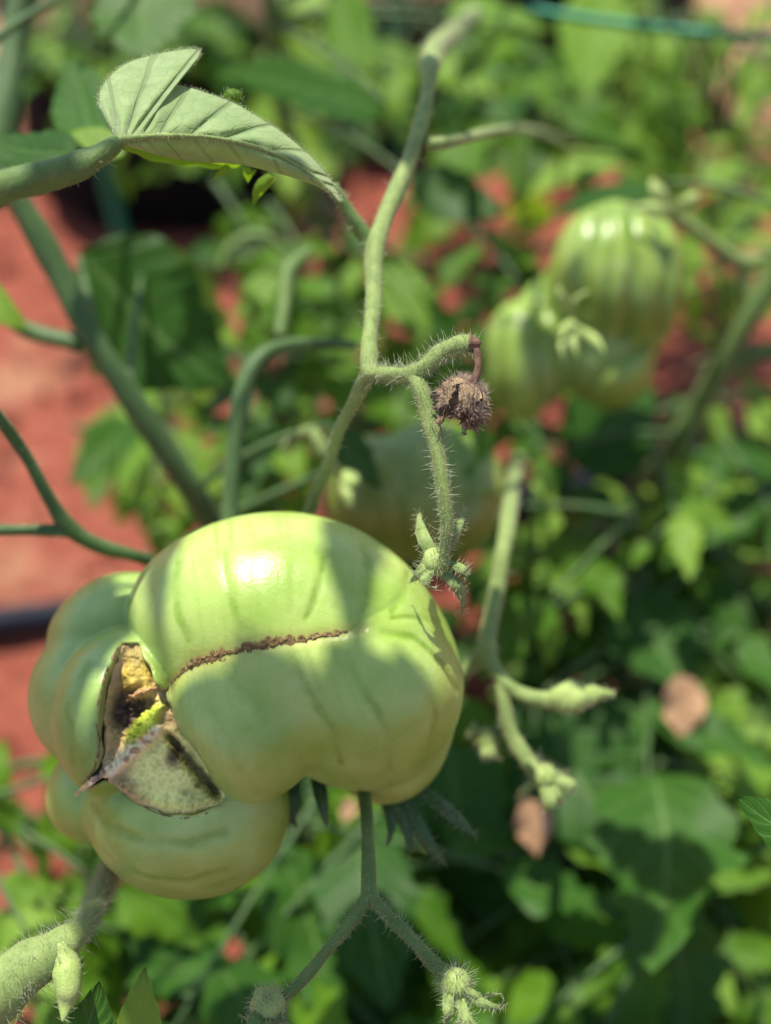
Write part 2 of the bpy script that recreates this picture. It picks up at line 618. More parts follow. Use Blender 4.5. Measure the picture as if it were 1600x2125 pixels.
def surface_nets(fun, lo, hi, h):
    ax = [np.arange(lo[i], hi[i] + h, h) for i in range(3)]
    g = np.meshgrid(*ax, indexing='ij')
    f = fun(*g).astype(np.float32)
    del g
    n = f.shape
    ins = f < 0
    c = np.zeros(tuple(q - 1 for q in n), dtype=np.int8)
    for dx in (0, 1):
        for dy in (0, 1):
            for dz in (0, 1):
                c += ins[dx:n[0] - 1 + dx, dy:n[1] - 1 + dy, dz:n[2] - 1 + dz]
    act = np.argwhere((c > 0) & (c < 8))
    idx = -np.ones(c.shape, dtype=np.int64)
    idx[act[:, 0], act[:, 1], act[:, 2]] = np.arange(len(act))
    acc = np.zeros((len(act), 3))
    cnt = np.zeros(len(act))
    cor = [(a, b, d) for a in (0, 1) for b in (0, 1) for d in (0, 1)]
    for p in cor:
        for k in range(3):
            if p[k] == 0:
                q = list(p)
                q[k] = 1
                fp = f[act[:, 0] + p[0], act[:, 1] + p[1], act[:, 2] + p[2]]
                fq = f[act[:, 0] + q[0], act[:, 1] + q[1], act[:, 2] + q[2]]
                m = (fp < 0) != (fq < 0)
                t = np.where(m, fp / np.where(m, fp - fq, 1), 0)
                for e in range(3):
                    acc[:, e] += np.where(m, p[e] + (t if e == k else 0), 0)
                cnt += m
    V = (act + acc / cnt[:, None]) * h + np.array([a[0] for a in ax])
    F = []
    for k in range(3):
        u, w = (k + 1) % 3, (k + 2) % 3
        a = np.take(ins, range(n[k] - 1), k)
        b = np.take(ins, range(1, n[k]), k)
        e = np.argwhere(a != b)
        ok = (e[:, u] > 0) & (e[:, w] > 0) & (e[:, u] < n[u] - 1) & (e[:, w] < n[w] - 1)
        e = e[ok]
        sg = a[e[:, 0], e[:, 1], e[:, 2]]
        q = []
        for du, dw in ((1, 1), (0, 1), (0, 0), (1, 0)):
            t = e.copy()
            t[:, u] -= du
            t[:, w] -= dw
            q.append(idx[t[:, 0], t[:, 1], t[:, 2]])
        q = np.stack(q, 1)
        q[~sg] = q[~sg][:, ::-1]
        F.append(q)
    F = np.vstack(F)
    for it in range(2):
        x, y, z = V.T
        f0 = fun(x, y, z)
        e = 1.0
        gx = (fun(x + e, y, z) - fun(x - e, y, z)) / 2
        gy = (fun(x, y + e, z) - fun(x, y - e, z)) / 2
        gz = (fun(x, y, z + e) - fun(x, y, z - e)) / 2
        g2 = gx * gx + gy * gy + gz * gz + 1e-3
        st = np.clip(f0 / g2, -h * .6, h * .6) * .8
        V = V - np.stack([gx, gy, gz], 1) * st[:, None]
    return V, F


class LobeFrame:
    """a fruit's own frame: x right, y down, z toward where we look from, in hundredths of a cm or so"""

    def __init__(self, px, py, d):
        self.c = np.array(P(px, py, d))
        self.px, self.py = px, py
        self.s = K * d
        to = (CAM - P(px, py, d)).normalized()
        r = UP.cross(to).normalized()
        u = to.cross(r)
        self.M = np.array([r, -u, to])

    def __call__(self, V):
        V = np.asarray(V, dtype=float)
        q = (V - np.array([self.px, self.py, 0])) * self.s
        return self.c + q @ self.M


def fruit_object(name, V, F, col, dry, frame, origin, vein=None):
    W = frame(V)
    # frame is right-handed with y flipped: fix the winding so normals point out
    o = mesh_obj(name, W, F[:, ::-1].tolist(), M_SKIN, None, origin)
    me = o.data
    a = me.attributes.new('Col', 'FLOAT_COLOR', 'POINT')
    a.data.foreach_set('color', np.c_[col, np.ones(len(col))].astype(np.float32).ravel())
    b = me.attributes.new('Dry', 'FLOAT', 'POINT')
    b.data.foreach_set('value', dry.astype(np.float32))
    if vein is not None:
        b = me.attributes.new('Vein', 'FLOAT', 'POINT')
        b.data.foreach_set('value', vein.astype(np.float32))
    return o


CAV = [(272, 1336), (300, 1342), (352, 1440), (420, 1530), (476, 1636), (462, 1652), (400, 1667), (350, 1660), (300, 1634), (262, 1600),
       (243, 1592), (188, 1629), (181, 1622), (232, 1572), (240, 1540), (236, 1470), (250, 1400)]
GROOVES = [  # polyline, half width, strength of the green streak
    ([(402, 1335), (388, 1295), (374, 1240), (385, 1150)], 13, .75), ([(505, 1322), (488, 1280), (472, 1220), (466, 1120)], 10, .6),
    ([(532, 1300), (528, 1200), (530, 1120)], 9, .4), ([(625, 1300), (648, 1240), (662, 1180), (668, 1125)], 9, .8),
    ([(735, 1285), (752, 1220), (748, 1150)], 16, .7), ([(790, 1285), (822, 1245), (838, 1205)], 10, .85),
    ([(690, 1335), (740, 1300), (800, 1268)], 6, .6), ([(790, 1302), (850, 1300), (900, 1306)], 7, .7),
    ([(770, 1330), (830, 1340), (885, 1385), (925, 1440)], 9, .95), ([(595, 1372), (625, 1430), (668, 1500), (690, 1570)], 12, .6),
    ([(705, 1400), (750, 1470), (778, 1530), (782, 1590)], 12, .6), ([(475, 1400), (540, 1470), (575, 1540)], 14, .45),
    ([(430, 1430), (470, 1500), (500, 1580)], 16, .35), ([(840, 1400), (870, 1470), (868, 1550)], 13, .5),
    ([(205, 1650), (255, 1690), (320, 1712), (400, 1716), (470, 1700)], 14, .95), ([(232, 1740), (310, 1780), (400, 1792), (480, 1770)], 12, .6),
    ([(255, 1790), (330, 1825), (420, 1830)], 12, .5), ([(120, 1400), (95, 1450), (105, 1520)], 13, .5), ([(215, 1380), (178, 1460), (190, 1560)], 12, .6), ([(230, 1215), (160, 1260), (120, 1310)], 12, .5),
    ([(440, 1230), (420, 1180), (430, 1120)], 12, .3), ([(590, 1290), (600, 1220), (600, 1140)], 8, .3), ([(330, 1290), (318, 1230), (340, 1160)], 12, .3)]
CRACK = [(347, 1447), (362, 1422), (388, 1398), (415, 1380), (468, 1365), (540, 1351), (605, 1342), (680, 1331), (732, 1322)]
CRACKW = [2.5, 5, 7, 11, 12, 10, 8, 6.5, 1.2]


def zfront(x, y):
    return None


def tomato_parts(x, y, z):
    p = (x, y, z)
    A1 = ell(p, (574, 1290, 0), (312, 228, 262))
    A2a = ell(p, (508, 1490, 52), (166, 165, 200), -10)
    A2b = ell(p, (746, 1428, 18), (216, 212, 255))
    kx = np.interp(x, [300, 450, 620, 760, 900], [40, 55, 75, 90, 100])
    A2 = smin(A2a, A2b, np.interp(y, [1380, 1480, 1590], [150, 70, 12]))
    A = smin(A1, A2, kx)
    cut = (x - 345) * -.838 + (y - 1450) * .546 - 3 * np.sin(y / 23.0)
    A = smax(A, cut, 40)
    B = ell(p, (798, 1462, -120), (168, 222, 220), -8)
    A = smin(A, B, 16)
    C1 = ell(p, (228, 1292, -135), (150, 112, 190), -28)
    C2 = ell(p, (228, 1436, -105), (172, 172, 205), 0)
    Cc = smin(C1, C2, 14)
    D = ell(p, (262, 1468, 30), (134, 168, 172), 12)
    Ee = ell(p, (392, 1668, -75), (212, 186, 225), 12)
    Fl = ell(p, (192, 1640, -165), (104, 108, 150), 40)
    core = ell(p, (520, 1400, -140), (370, 185, 140))
    back = smin(smin(Cc, D, 9), smin(Ee, Fl, 14), 9)
    back = smin(back, core, 30)
    cav = np.maximum(poly_sdf(x, y, CAV) + 2.2 * np.sin(x / 9.0 + y / 13.0), 15 - z)
    back = smax(back, -cav, 7)
    return A, back, cav


def tomato_sdf(x, y, z):
    A, back, cav = tomato_parts(x, y, z)
    f = smin(A, back, 5)
    g = 0
    for pts, w, s in GROOVES:
        d = line_dist(x, y, pts) / w
        g = g + np.exp(-d * d) * s
    front = np.clip((z + 20) / 80, 0, 1)
    f = f + front * np.minimum(g, 1.2) * 2.6
    dc = line_dist(x, y, CRACK, [q + 7 for q in CRACKW])
    f = f + front * np.exp(-dc * dc * 1.3) * 3.5
    return f + 2.2 * wave(x, y, z, 52, .4) + .9 * wave(x, y, z, 21, 1.7)


def hero_tomato():
    fr = LobeFrame(505, 1440, 0.272)
    V, F = surface_nets(tomato_sdf, (30, 1030, -360), (1000, 1890, 300), 5.0)
    x, y, z = V.T
    A, back, cav = tomato_parts(x, y, z)
    n1, n2 = wave(x, y, z, 60, 2.1), wave(x, y, z, 17, 3.2)
    mix = np.clip(.5 + .5 * n1 + .22 * n2, 0, 1)[:, None]
    col = np.array([.265, .41, .060]) * (1 - mix) + np.array([.47, .59, .17]) * mix
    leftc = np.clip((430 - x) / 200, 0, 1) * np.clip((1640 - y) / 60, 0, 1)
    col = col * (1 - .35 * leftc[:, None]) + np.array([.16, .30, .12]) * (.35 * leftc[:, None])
    g = np.zeros(len(V))
    jx, jy = x + 5 * wave(x, y, z, 14, .7), y + 4 * wave(x, y, z, 12, 1.9)
    for pts, w, s in GROOVES:
        d = line_dist(jx, jy, pts) / w
        g = np.maximum(g, np.exp(-d * d * 1.2) * s)
    g *= np.clip((z + 20) / 80, 0, 1) * np.clip(.75 + .5 * n2, .35, 1)
    g = np.clip(g, 0, .9)[:, None]
    ph = np.random.RandomState(12)
    kn = np.linspace(-900, 900, 400)
    st1 = np.interp((x - 585) / (1 + (1330 - np.minimum(y, 1330)) * .0009), kn, ph.rand(400))
    st2 = np.interp((x - 560) / (1 + (np.maximum(y, 1330) - 1330) * .0012) - (y - 1330) * .25, kn, ph.rand(400))
    st3 = np.interp(y * .9 + .25 * (x - 300), np.linspace(600, 2400, 330), ph.rand(330))
    stv = np.where(x < 345, st3, np.where(y < 1350, st1, np.where((y > 1640) & (x < 600), st3, st2)))
    stv = np.clip((stv - .45) * 1.6, 0, 1) * np.clip(.55 + .6 * n1, 0, 1)
    vein = np.maximum(g[:, 0] * .9, .50 * stv)
    dc = line_dist(x, y, CRACK, [q + 9 for q in CRACKW])
    e = (np.exp(-dc * dc * .9) * np.clip(z / 60, 0, 1) * .75)[:, None]
    col = col * (1 - e) + np.array([.44, .44, .10]) * e
    # inside of the wound
    inside = np.clip((-cav - 1) / 9, 0, 1) * (back < A)
    wc = np.array([.10, .065, .035]) * (1 + .3 * wave(x, y, z, 9, .3))[:, None]
    col = col * (1 - inside[:, None]) + wc * inside[:, None]
    rim = (np.exp(-(cav / 5.0) ** 2) * (back < A - 2) * np.clip((z + 60) / 40, 0, 1) * .5)[:, None]
    col = col * (1 - rim) + np.array([.26, .16, .075]) * rim
    col = np.clip(col, .004, 1)
    dry = np.clip(inside * .9 + rim[:, 0] * .6, 0, 1)
    o = fruit_object('tomato', V, F, col, dry, fr, vein=vein, origin= Vector(fr(np.array([[480, 1640, -150]]))[0]))
    tag(o, 'large misshapen green tomato with a brown corky crack and open wound in its side', 'tomato')

    def top(xy):
        xy = np.asarray(xy, float)
        zz = np.full(len(xy), 330.0)
        for _ in range(70):
            zz -= np.clip(tomato_sdf(xy[:, 0], xy[:, 1], zz), -20, 20) * .7
        return np.c_[xy, zz]

    # corky crack: a rough strip that sits in the groove
    sp = spline(np.c_[np.array(CRACK, float), np.array(CRACKW, float)], 44)
    tg = np.gradient(sp[:, :2], axis=0)
    tg /= np.linalg.norm(tg, axis=1)[:, None]
    nn = np.c_[-tg[:, 1], tg[:, 0]]
    rs = np.random.RandomState(3)
    m = 13
    rows = []
    edge = [np.convolve(rs.randn(len(sp) + 8), np.ones(5) / 5, 'same')[4:-4] * .5 + np.convolve(rs.randn(len(sp) + 8), np.ones(9) / 9, 'same')[4:-4] * .8 for _ in range(2)]
    for j in range(m):
        v = -1 + 2 * j / (m - 1)
        w = sp[:, 2] * (1 + edge[0 if v < 0 else 1]) * .98
        rows.append(sp[:, :2] + nn * (v * w)[:, None])
    q = np.stack(rows, 1).reshape(-1, 2)
    t3 = top(q)
    vv = np.tile(np.linspace(-1, 1, m), len(sp))
    lift = (1 - vv ** 2) * np.repeat(np.clip(sp[:, 2] / 10, .1, 1), m)
    nz = np.array([mnoise.noise(Vector((a[0] * .16, a[1] * .16, 0))) + .7 * mnoise.noise(Vector((a[0] * .4, a[1] * .4, 3))) for a in q])
    pit = np.exp(-(((q[:, 0] - 478) / 9) ** 2 + ((q[:, 1] - 1371) / 4) ** 2)) * 11
    t3[:, 2] += -1.5 + lift * (4.5 + 5.5 * nz) - pit
    Fq = [(i * m + j, i * m + j + 1, (i + 1) * m + j + 1, (i + 1) * m + j) for i in range(len(sp) - 1) for j in range(m - 1)]
    c = mesh_obj('crack_scar', fr(t3), Fq, M_CORK, o)
    c['label'] = 'brown corky healed growth crack'
    # torn flesh on the floor of the wound: an uneven sheet a little below the skin
    gx, gy = np.meshgrid(np.arange(172, 500, 1.8), np.arange(1322, 1684, 1.8), indexing='ij')
    q = np.c_[gx.ravel(), gy.ravel()]
    fl = np.array([[mnoise.noise(Vector((a * .022, b * .022, 1))), mnoise.noise(Vector((a * .06, b * .06, 5))), mnoise.noise(Vector((a * .16, b * .16, 9))), abs(mnoise.noise(Vector((a * .05 + .4 * b * .05, b * .08, 3))))] for a, b in q])
    X, Y = q[:, 0] + 5 * fl[:, 1], q[:, 1] + 5 * fl[:, 2]

    def blob(cx, cy, rx, ry, ang=0, p=2.0):
        ca, sa = math.cos(math.radians(ang)), math.sin(math.radians(ang))
        dx, dy = X - cx, Y - cy
        u, w_ = (ca * dx + sa * dy) / rx, (-sa * dx + ca * dy) / ry
        return np.exp(-(u * u + w_ * w_) ** (p / 2))
    pocket = blob(302, 1398, 34, 44, 8, 4)
    rot = blob(282, 1466, 42, 40, -40, 4)
    ridge = blob(306, 1436, 34, 9, -20, 3)
    bud = blob(316, 1492, 50, 17, -48, 5)
    band = np.exp(-(line_dist(X, Y, [(222, 1602), (262, 1572), (305, 1530), (338, 1506)], [9, 15, 17, 13])) ** 3)
    cell = blob(390, 1602, 116, 76, 40, 8)
    shadow_slit = np.exp(-line_dist(X, Y, [(362, 1520), (405, 1572), (452, 1630)], [8, 12, 10]) ** 2.5)
    spot = blob(372, 1556, 15, 24, 10, 3) + .8 * blob(416, 1612, 6, 6) + .5 * blob(392, 1626, 7, 5) + .5 * blob(440, 1600, 5, 8)
    wall = np.exp(-line_dist(X, Y, [(272, 1345), (252, 1400), (243, 1470), (246, 1540), (238, 1575)], [7, 11, 9, 7, 6]) ** 2)
    lipd = np.exp(-line_dist(X, Y, [(246, 1594), (300, 1632), (350, 1656), (400, 1662), (460, 1646)], [10, 9, 8, 7, 5]) ** 2)
    zz = 122 + 9 * fl[:, 0] + 5 * fl[:, 1] + 2.2 * fl[:, 2]
    zz = zz + 20 * pocket - rot * (22 + 22 * fl[:, 3]) + 20 * ridge + 26 * bud + band * (24 + 16 * fl[:, 1] + 6 * fl[:, 2]) - 2 * cell - 30 * shadow_slit - 6 * spot + 16 * wall + 14 * lipd
    C = np.tile([.33, .25, .13], (len(q), 1))

    def lay(m, c, k=1.0):
        nonlocal C
        m = np.clip(m * k, 0, 1)[:, None]
        C = C * (1 - m) + np.array(c) * m
    lay(pocket, (.42, .33, .07), 1.1)
    lay(blob(300, 1365, 26, 22), (.15, .13, .04), .8)
    lay(cell, (.66, .66, .27), 1.3)
    lay(blob(420, 1630, 40, 22, 20), (.25, .25, .06), .6)
    lay(rot, (.035, .019, .013), 1.2)
    lay(rot * np.clip(fl[:, 3] * 3 - .5, 0, 1), (.22, .16, .13), .8)
    lay(ridge, (.36, .22, .12), 1.0)
    lay(band, (.80, .70, .55), 1.1)
    lay(band * np.clip(fl[:, 1] * 3, 0, 1), (.17, .10, .07), .9)
    lay(bud, (.40, .50, .055), 1.2)
    lay(wall, (.36, .27, .17), .9)
    lay(lipd ** 3, (.42, .28, .14), .6)
    lay(spot, (.05, .028, .018), .95)
    lay(shadow_slit, (.045, .035, .015), .85)  # shadow under the overhanging edge put into the flesh colour
    C = np.clip(C * np.array([1.4, 1.32, 1.1]) * (1 + .25 * fl[:, 1] + .25 * fl[:, 2])[:, None], .006, 1)
    pd_ = poly_sdf(q[:, 0], q[:, 1], CAV)
    keep = (pd_ < np.where(q[:, 0] < 250, -1.0, 6.0)).reshape(gx.shape)
    ny = gx.shape[1]
    Fq = [(i * ny + j, i * ny + j + 1, (i + 1) * ny + j + 1, (i + 1) * ny + j) for i in range(gx.shape[0] - 1) for j in range(ny - 1) if keep[i, j] and keep[i + 1, j + 1] and keep[i + 1, j] and keep[i, j + 1]]
    used = np.unique(np.array(Fq))
    remap = -np.ones(len(q), int)
    remap[used] = np.arange(len(used))
    w = fr(np.c_[q, zz][used])
    wo = mesh_obj('wound_flesh', w, [tuple(remap[list(f_)]) for f_ in Fq], M_FLESH, o)
    wo['label'] = 'torn brown and tan flesh inside the open wound'
    at = wo.data.attributes.new('Col', 'FLOAT_COLOR', 'POINT')
    at.data.foreach_set('color', np.c_[C[used], np.ones(len(used))].astype(np.float32).ravel())
    # dried lip round the wound
    lip = [(205, 1604), (222, 1597), (243, 1590), (262, 1601), (300, 1635), (350, 1661), (400, 1668), (450, 1657), (474, 1640)]
    lp = spline(lip, 12)
    t3 = top(lp + np.array([0, 2.0]))
    r = 2.2 * (1 + .5 * np.random.RandomState(5).randn(len(lp)) * .6) * np.interp(np.arange(len(lp)), [0, 8, 40, len(lp)], [.6, 1.3, 1, .5])
    w = fr(t3 - np.array([0, 0, 2]))
    v, f = tube(np.c_[w, np.clip(r, .8, 6) * fr.s], 6, .5, 2)
    mesh_obj('wound_lip', v, f, M_RIM, o)
    lip = [(212, 1592), (232, 1568), (240, 1530), (236, 1470), (249, 1402), (268, 1345)]
    lp = spline(lip, 12)
    t3 = top(lp + np.array([-3.0, 0]))
    r = 2.0 * (1 + .3 * np.random.RandomState(6).randn(len(lp)))
    v, f = tube(np.c_[fr(t3 - np.array([0, 0, 2])), np.clip(r, .8, 5) * fr.s], 6, .5, 4)
    mesh_obj('wound_lip', v, f, M_RIM, o)
    return o, fr


def plain_tomato(label, px, py, d, lobes, k, h, name='tomato', grooves=(), shade_tone=1.0):
    fr = LobeFrame(px, py, d)

    def sdf(x, y, z):
        f = None
        for c, r, a in lobes:
            e = ell((x, y, z), c, r, a)
            f = e if f is None else smin(f, e, k)
        for pts, w, s in grooves:
            dd = line_dist(x, y, pts) / w
            f = f + np.exp(-dd * dd) * s * np.clip(z / 40 + .3, 0, 1)
        return f + 1.5 * wave(x, y, z, 40, .9)
    lo = np.min([np.array(c) - np.max(r) for c, r, a in lobes], axis=0) - 12
    hi = np.max([np.array(c) + np.max(r) for c, r, a in lobes], axis=0) + 12
    V, F = surface_nets(sdf, lo, hi, h)
    x, y, z = V.T
    mix = np.clip(.5 + .6 * wave(x, y, z, 40, 1.1), 0, 1)[:, None]
    col = (np.array([.18, .29, .035]) * (1 - mix) + np.array([.30, .41, .08]) * mix) * shade_tone
    for pts, w, s in grooves:
        dd = line_dist(x, y, pts) / w
        gg = (np.exp(-dd * dd) * .6 * np.clip(z / 40, 0, 1))[:, None]
        col = col * (1 - gg) + np.array([.09, .19, .015]) * gg
    o = fruit_object(name, V, F, col, np.zeros(len(V)), fr, Vector(fr(V[[y.argmax()]])[0]))
    tag(o, label, 'tomato')
    return o, fr


hero, HF = hero_tomato()
right_fruit, RF = plain_tomato('ribbed green tomato hanging at upper right, lit and out of focus', 1210, 650, .43,
    [((1270, 575, 0), (108, 150, 130), 4), ((1262, 755, -25), (92, 100, 100), -25), ((1082, 745, 0), (84, 128, 100), 0), ((1190, 680, -60), (130, 130, 80), 0),
     ((1345, 600, -15), (66, 138, 105), 5), ((1205, 560, -20), (60, 110, 95), 8)], 34, 5.0,
    grooves=[([(1235, 470), (1215, 560), (1215, 640)], 14, 10), ([(1300, 440), (1310, 560), (1290, 700)], 14, 10), ([(1355, 470), (1375, 580), (1355, 690)], 12, 8), ([(1260, 450), (1262, 560), (1250, 690)], 10, 6), ([(1130, 640), (1120, 740), (1130, 840)], 12, 9), ([(1050, 660), (1040, 740), (1050, 830)], 12, 8), ([(1200, 830), (1260, 760), (1330, 720)], 10, 7)])
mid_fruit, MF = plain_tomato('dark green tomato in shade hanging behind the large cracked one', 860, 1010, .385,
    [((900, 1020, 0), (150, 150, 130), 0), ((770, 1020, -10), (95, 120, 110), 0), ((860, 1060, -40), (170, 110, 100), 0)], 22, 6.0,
    shade_tone=.7, grooves=[([(850, 900), (840, 1000), (850, 1120)], 14, 5), ([(950, 900), (970, 1000), (950, 1110)], 14, 4)])  # skin colour darkened to deepen the shade on this fruit

# ------------------------------------------------------------------ leaves
def leaf_mesh(name, seed, W=.55, teeth=5, tooth=.16, droop=.25, fold=.28, corr=.012, n=22, m=5, wavy=.05):
    """a leaflet one unit long along +X, blade up +Z"""
    rs = random.Random(seed)
    t = np.linspace(0, 1, n)
    prof = np.sin(PI * np.clip(t, 0, 1) ** .72) ** .85 * (1 - .25 * t)
    ph = rs.random()
    V, UV = [], []
    for i in range(n):
        for j in range(-m, m + 1):
            v = j / m
            saw = (t[i] * teeth + ph + (.37 if v < 0 else 0)) % 1.0
            w = W * .62 * prof[i] * (1 - tooth * saw * min(1, 2.5 * t[i]) * (1 if t[i] < .95 else 0))
            y = v * w
            x = t[i] + .16 * abs(v) * w - .02
            z = fold * abs(y) * (1 - .5 * abs(v)) - droop * (t[i] ** 2) * .6 - .35 * fold * (y * y) / max(W, .1)
            z += corr * math.sin(2 * PI * (7 * t[i] - 1.6 * abs(v))) * min(1, abs(v) * 2)
            z += wavy * math.sin(t[i] * 9 + ph * 6 + (2 if v > 0 else 0)) * abs(v) ** 2 * prof[i]
            z += .05 * math.sin(t[i] * 4 + ph * 9)
            y += .06 * math.sin(t[i] * 3.0 + ph * 7)
            V.append((x, y, z))
            UV.append((t[i], .5 + v * .5))
    s = 2 * m + 1
    F = [(i * s + j, (i + 1) * s + j, (i + 1) * s + j + 1, i * s + j + 1) for i in range(n - 1) for j in range(s - 1)]
    me = bpy.data.meshes.new(name)
    me.from_pydata(V, [], F)
    me.polygons.foreach_set('use_smooth', [True] * len(F))
    uv = me.uv_layers.new(name='UVMap')
    li = np.zeros(len(me.loops), dtype=np.int32)
    me.loops.foreach_get('vertex_index', li)
    uv.data.foreach_set('uv', np.asarray(UV)[li].ravel())
    me.update()
    return me


LEAFLETS = {}
for kind, mat in (('mid', M_LEAF), ('shadowed', M_LEAF_SHADED), ('pale', M_LEAF_SUNLIT)):  # dark copy for shaded leaves, pale copy for sunlit ones
    L = []
    for i in range(6):
        me = leaf_mesh('leaflet', 10 + i, W=.46 + .05 * (i % 3), teeth=3 + i % 3, tooth=.42, droop=.2 + .12 * (i % 4), fold=.15 + .12 * (i % 3), n=18, m=3, wavy=.08)
        me.materials.append(mat)
        L.append(me)
    LEAFLETS[kind] = L
BIG = {}
for kind, mat in (('mid', M_LEAF), ('shadowed', M_LEAF_SHADED), ('pale', M_LEAF_SUNLIT)):
    L = []
    for i in range(3):
        me = leaf_mesh('leaf_blade', 40 + i, W=.62, teeth=4, tooth=.2, droop=.12 + .1 * i, fold=.15, n=30, m=7, wavy=.03)
        me.materials.append(mat)
        L.append(me)
    BIG[kind] = L

RND = random.Random(77)


def basis(x, zhint):
    x = Vector(x).normalized()
    y = Vector(zhint).cross(x)
    if y.length < 1e-4:
        y = Vector((0, 1, 0)).cross(x)
    y.normalize()
    z = x.cross(y)
    return Matrix((x, y, z)).transposed()


def quad_path(a, b, lift, r0, r1, n=9):
    a, b = Vector(a), Vector(b)
    mid = (a + b) * .5 + Vector((0, 0, lift))
    out = []
    for i in range(n):
        t = i / (n - 1)
        p = a * (1 - t) ** 2 + mid * 2 * t * (1 - t) + b * t * t
        out.append((p.x, p.y, p.z, r0 * (1 - t) + r1 * t))
    return np.array(out)


def compound_leaf(plant, start, target, size, kind, pairs=2, face=None, stem_mat=None):
    """leaf_stalk part with leaflets as its sub-parts; the stalk runs on beyond the target"""
    start, target = Vector(start), Vector(target)
    d = target - start
    flat = Vector((d.x, d.y, 0))
    if flat.length < .03:
        flat = Vector((RND.uniform(-1, 1), RND.uniform(-1, 1), 0))
    flat.normalize()
    out = (flat * .75 + Vector((RND.uniform(-.6, .6), RND.uniform(-.6, .6), RND.uniform(-.45, .15)))).normalized()
    end = target + out * size * .6
    a0 = target - out * size * 1.1
    path = np.vstack([quad_path(start, a0, .25 * (a0 - start).length * .5 + .01, .0022, .0014)[:-1], quad_path(a0, end, .006, .0014, .0007, 7)])
    v, f = tube(path, 6, .1, RND.randrange(999))
    st = mesh_obj('leaf_stalk', v, f, stem_mat or M_STEM_DARK, plant, start)
    nh = Vector(face) if face is not None else Vector((RND.uniform(-.5, .5), RND.uniform(-.7, .2), 1.0))
    B = basis(out, nh)
    side = B @ Vector((0, 1, 0))
    up = B @ Vector((0, 0, 1))
    specs = [(end, out, 1.15)]
    for k in range(pairs):
        f_ = 1 - (k + .55) / (pairs + .35)
        q = a0 + (end - a0) * f_
        for s in (-1, 1):
            if RND.random() < .1:
                continue
            specs.append((q, out * RND.uniform(.3, .8) + side * s * RND.uniform(.8, 1.1) - Vector((0, 0, RND.uniform(0, .45))), RND.uniform(.6, .95)))
    for q, dr, sc in specs:
        me = RND.choice(LEAFLETS[kind])
        n2 = up + Vector((RND.uniform(-.35, .35), RND.uniform(-.35, .35), RND.uniform(-.1, .3)))
        L = size * sc * RND.uniform(.85, 1.15)
        place('leaflet', me, st, q, basis(dr, n2), (L, L * RND.uniform(.85, 1.15), L))
    return st


PLANTS = []


class Plant:
    def __init__(self, label, base, pts, r0, r1, group='tomato plants around the cracked fruit', name='tomato_plant', mat=None, cat='tomato plant'):
        self.o = thing(name, base, label, cat, group)
        path = spline(np.vstack([[*base, r0]] + [[*q, r1] for q in pts]), 8)
        path[:, 3] = np.linspace(r0, r1, len(path))
        self.path = path
        v, f = tube(path, 10, .12, RND.randrange(999))
        mesh_obj('main_stem', v, f, mat or M_STEM, self.o, Vector(base))
        PLANTS.append(self)

    def node(self, target):
        """stem point below the target where its stalk leaves"""
        t = np.array(target)
        d = np.linalg.norm(self.path[:, :3] - t, axis=1) + np.maximum(0, self.path[:, 2] - t[2] + .0) * .8
        return Vector(self.path[d.argmin(), :3])

    def leaf(self, target, size, kind='mid', pairs=2, face=None):
        return compound_leaf(self.o, self.node(target), target, size, kind, pairs, face)

    def blade(self, b, t, w, kind, roll=0.0, var=0, ztilt=.8, own=None):
        """one big single leaf from b to t (px, py, depth), w = width in px; its petiole joins the stem"""
        pb, pt = P(*b), P(*t)
        d = pt - pb
        zh = -FW * ztilt + UP * (1 - ztilt) + RT * roll
        L = d.length
        W = w * K * (b[2] + t[2]) / 2
        own = own or min(PLANTS, key=lambda q: (q.node(pb) - pb).length)
        pth = quad_path(own.node(pb), pb, .01, .0016, .0010)
        v, f = tube(pth, 6)
        st = mesh_obj('leaf_stalk', v, f, M_STEM_DARK, own.o)
        return place('leaf_blade', BIG[kind][var], st, pb, basis(d, zh), (L, W / .62, min(L, W / .62)))

    def branch(self, pts, r0=.0028, r1=.0016, mat=None):
        a = self.node(pts[0])
        path = spline(np.vstack([[*a, r0]] + [[*q, r1] for q in pts]), 7)
        path[:, 3] = np.linspace(r0, r1, len(path))
        v, f = tube(path, 8, .1, RND.randrange(999))
        mesh_obj('side_stem', v, f, mat or M_STEM_DARK, self.o)
        self.path = np.vstack([self.path, path])

    def scatter(self, rect, dr, n, size, kinds, seed, pairs=2, zmin=.015):
        rs = random.Random(seed)
        x0, y0, x1, y1 = rect
        dm = dr[0] * .35 + dr[1] * .65
        bp = [P(x0 + (x1 - x0) * u, y0 + (y1 - y0) * v, dm + .02) for u, v in ((.5, .75), (.45, .45), (.55, .15))]
        for q in bp:
            q.z = max(q.z, .012)
        self.branch(bp)
        for _ in range(n):
            for _try in range(20):
                q = P(rs.uniform(rect[0], rect[2]), rs.uniform(rect[1], rect[3]), rs.uniform(*dr))
                if q.z > zmin:
                    break
            else:
                continue
            self.leaf(q, size * rs.uniform(.75, 1.3), rs.choice(kinds), pairs if rs.random() < .7 else 1)


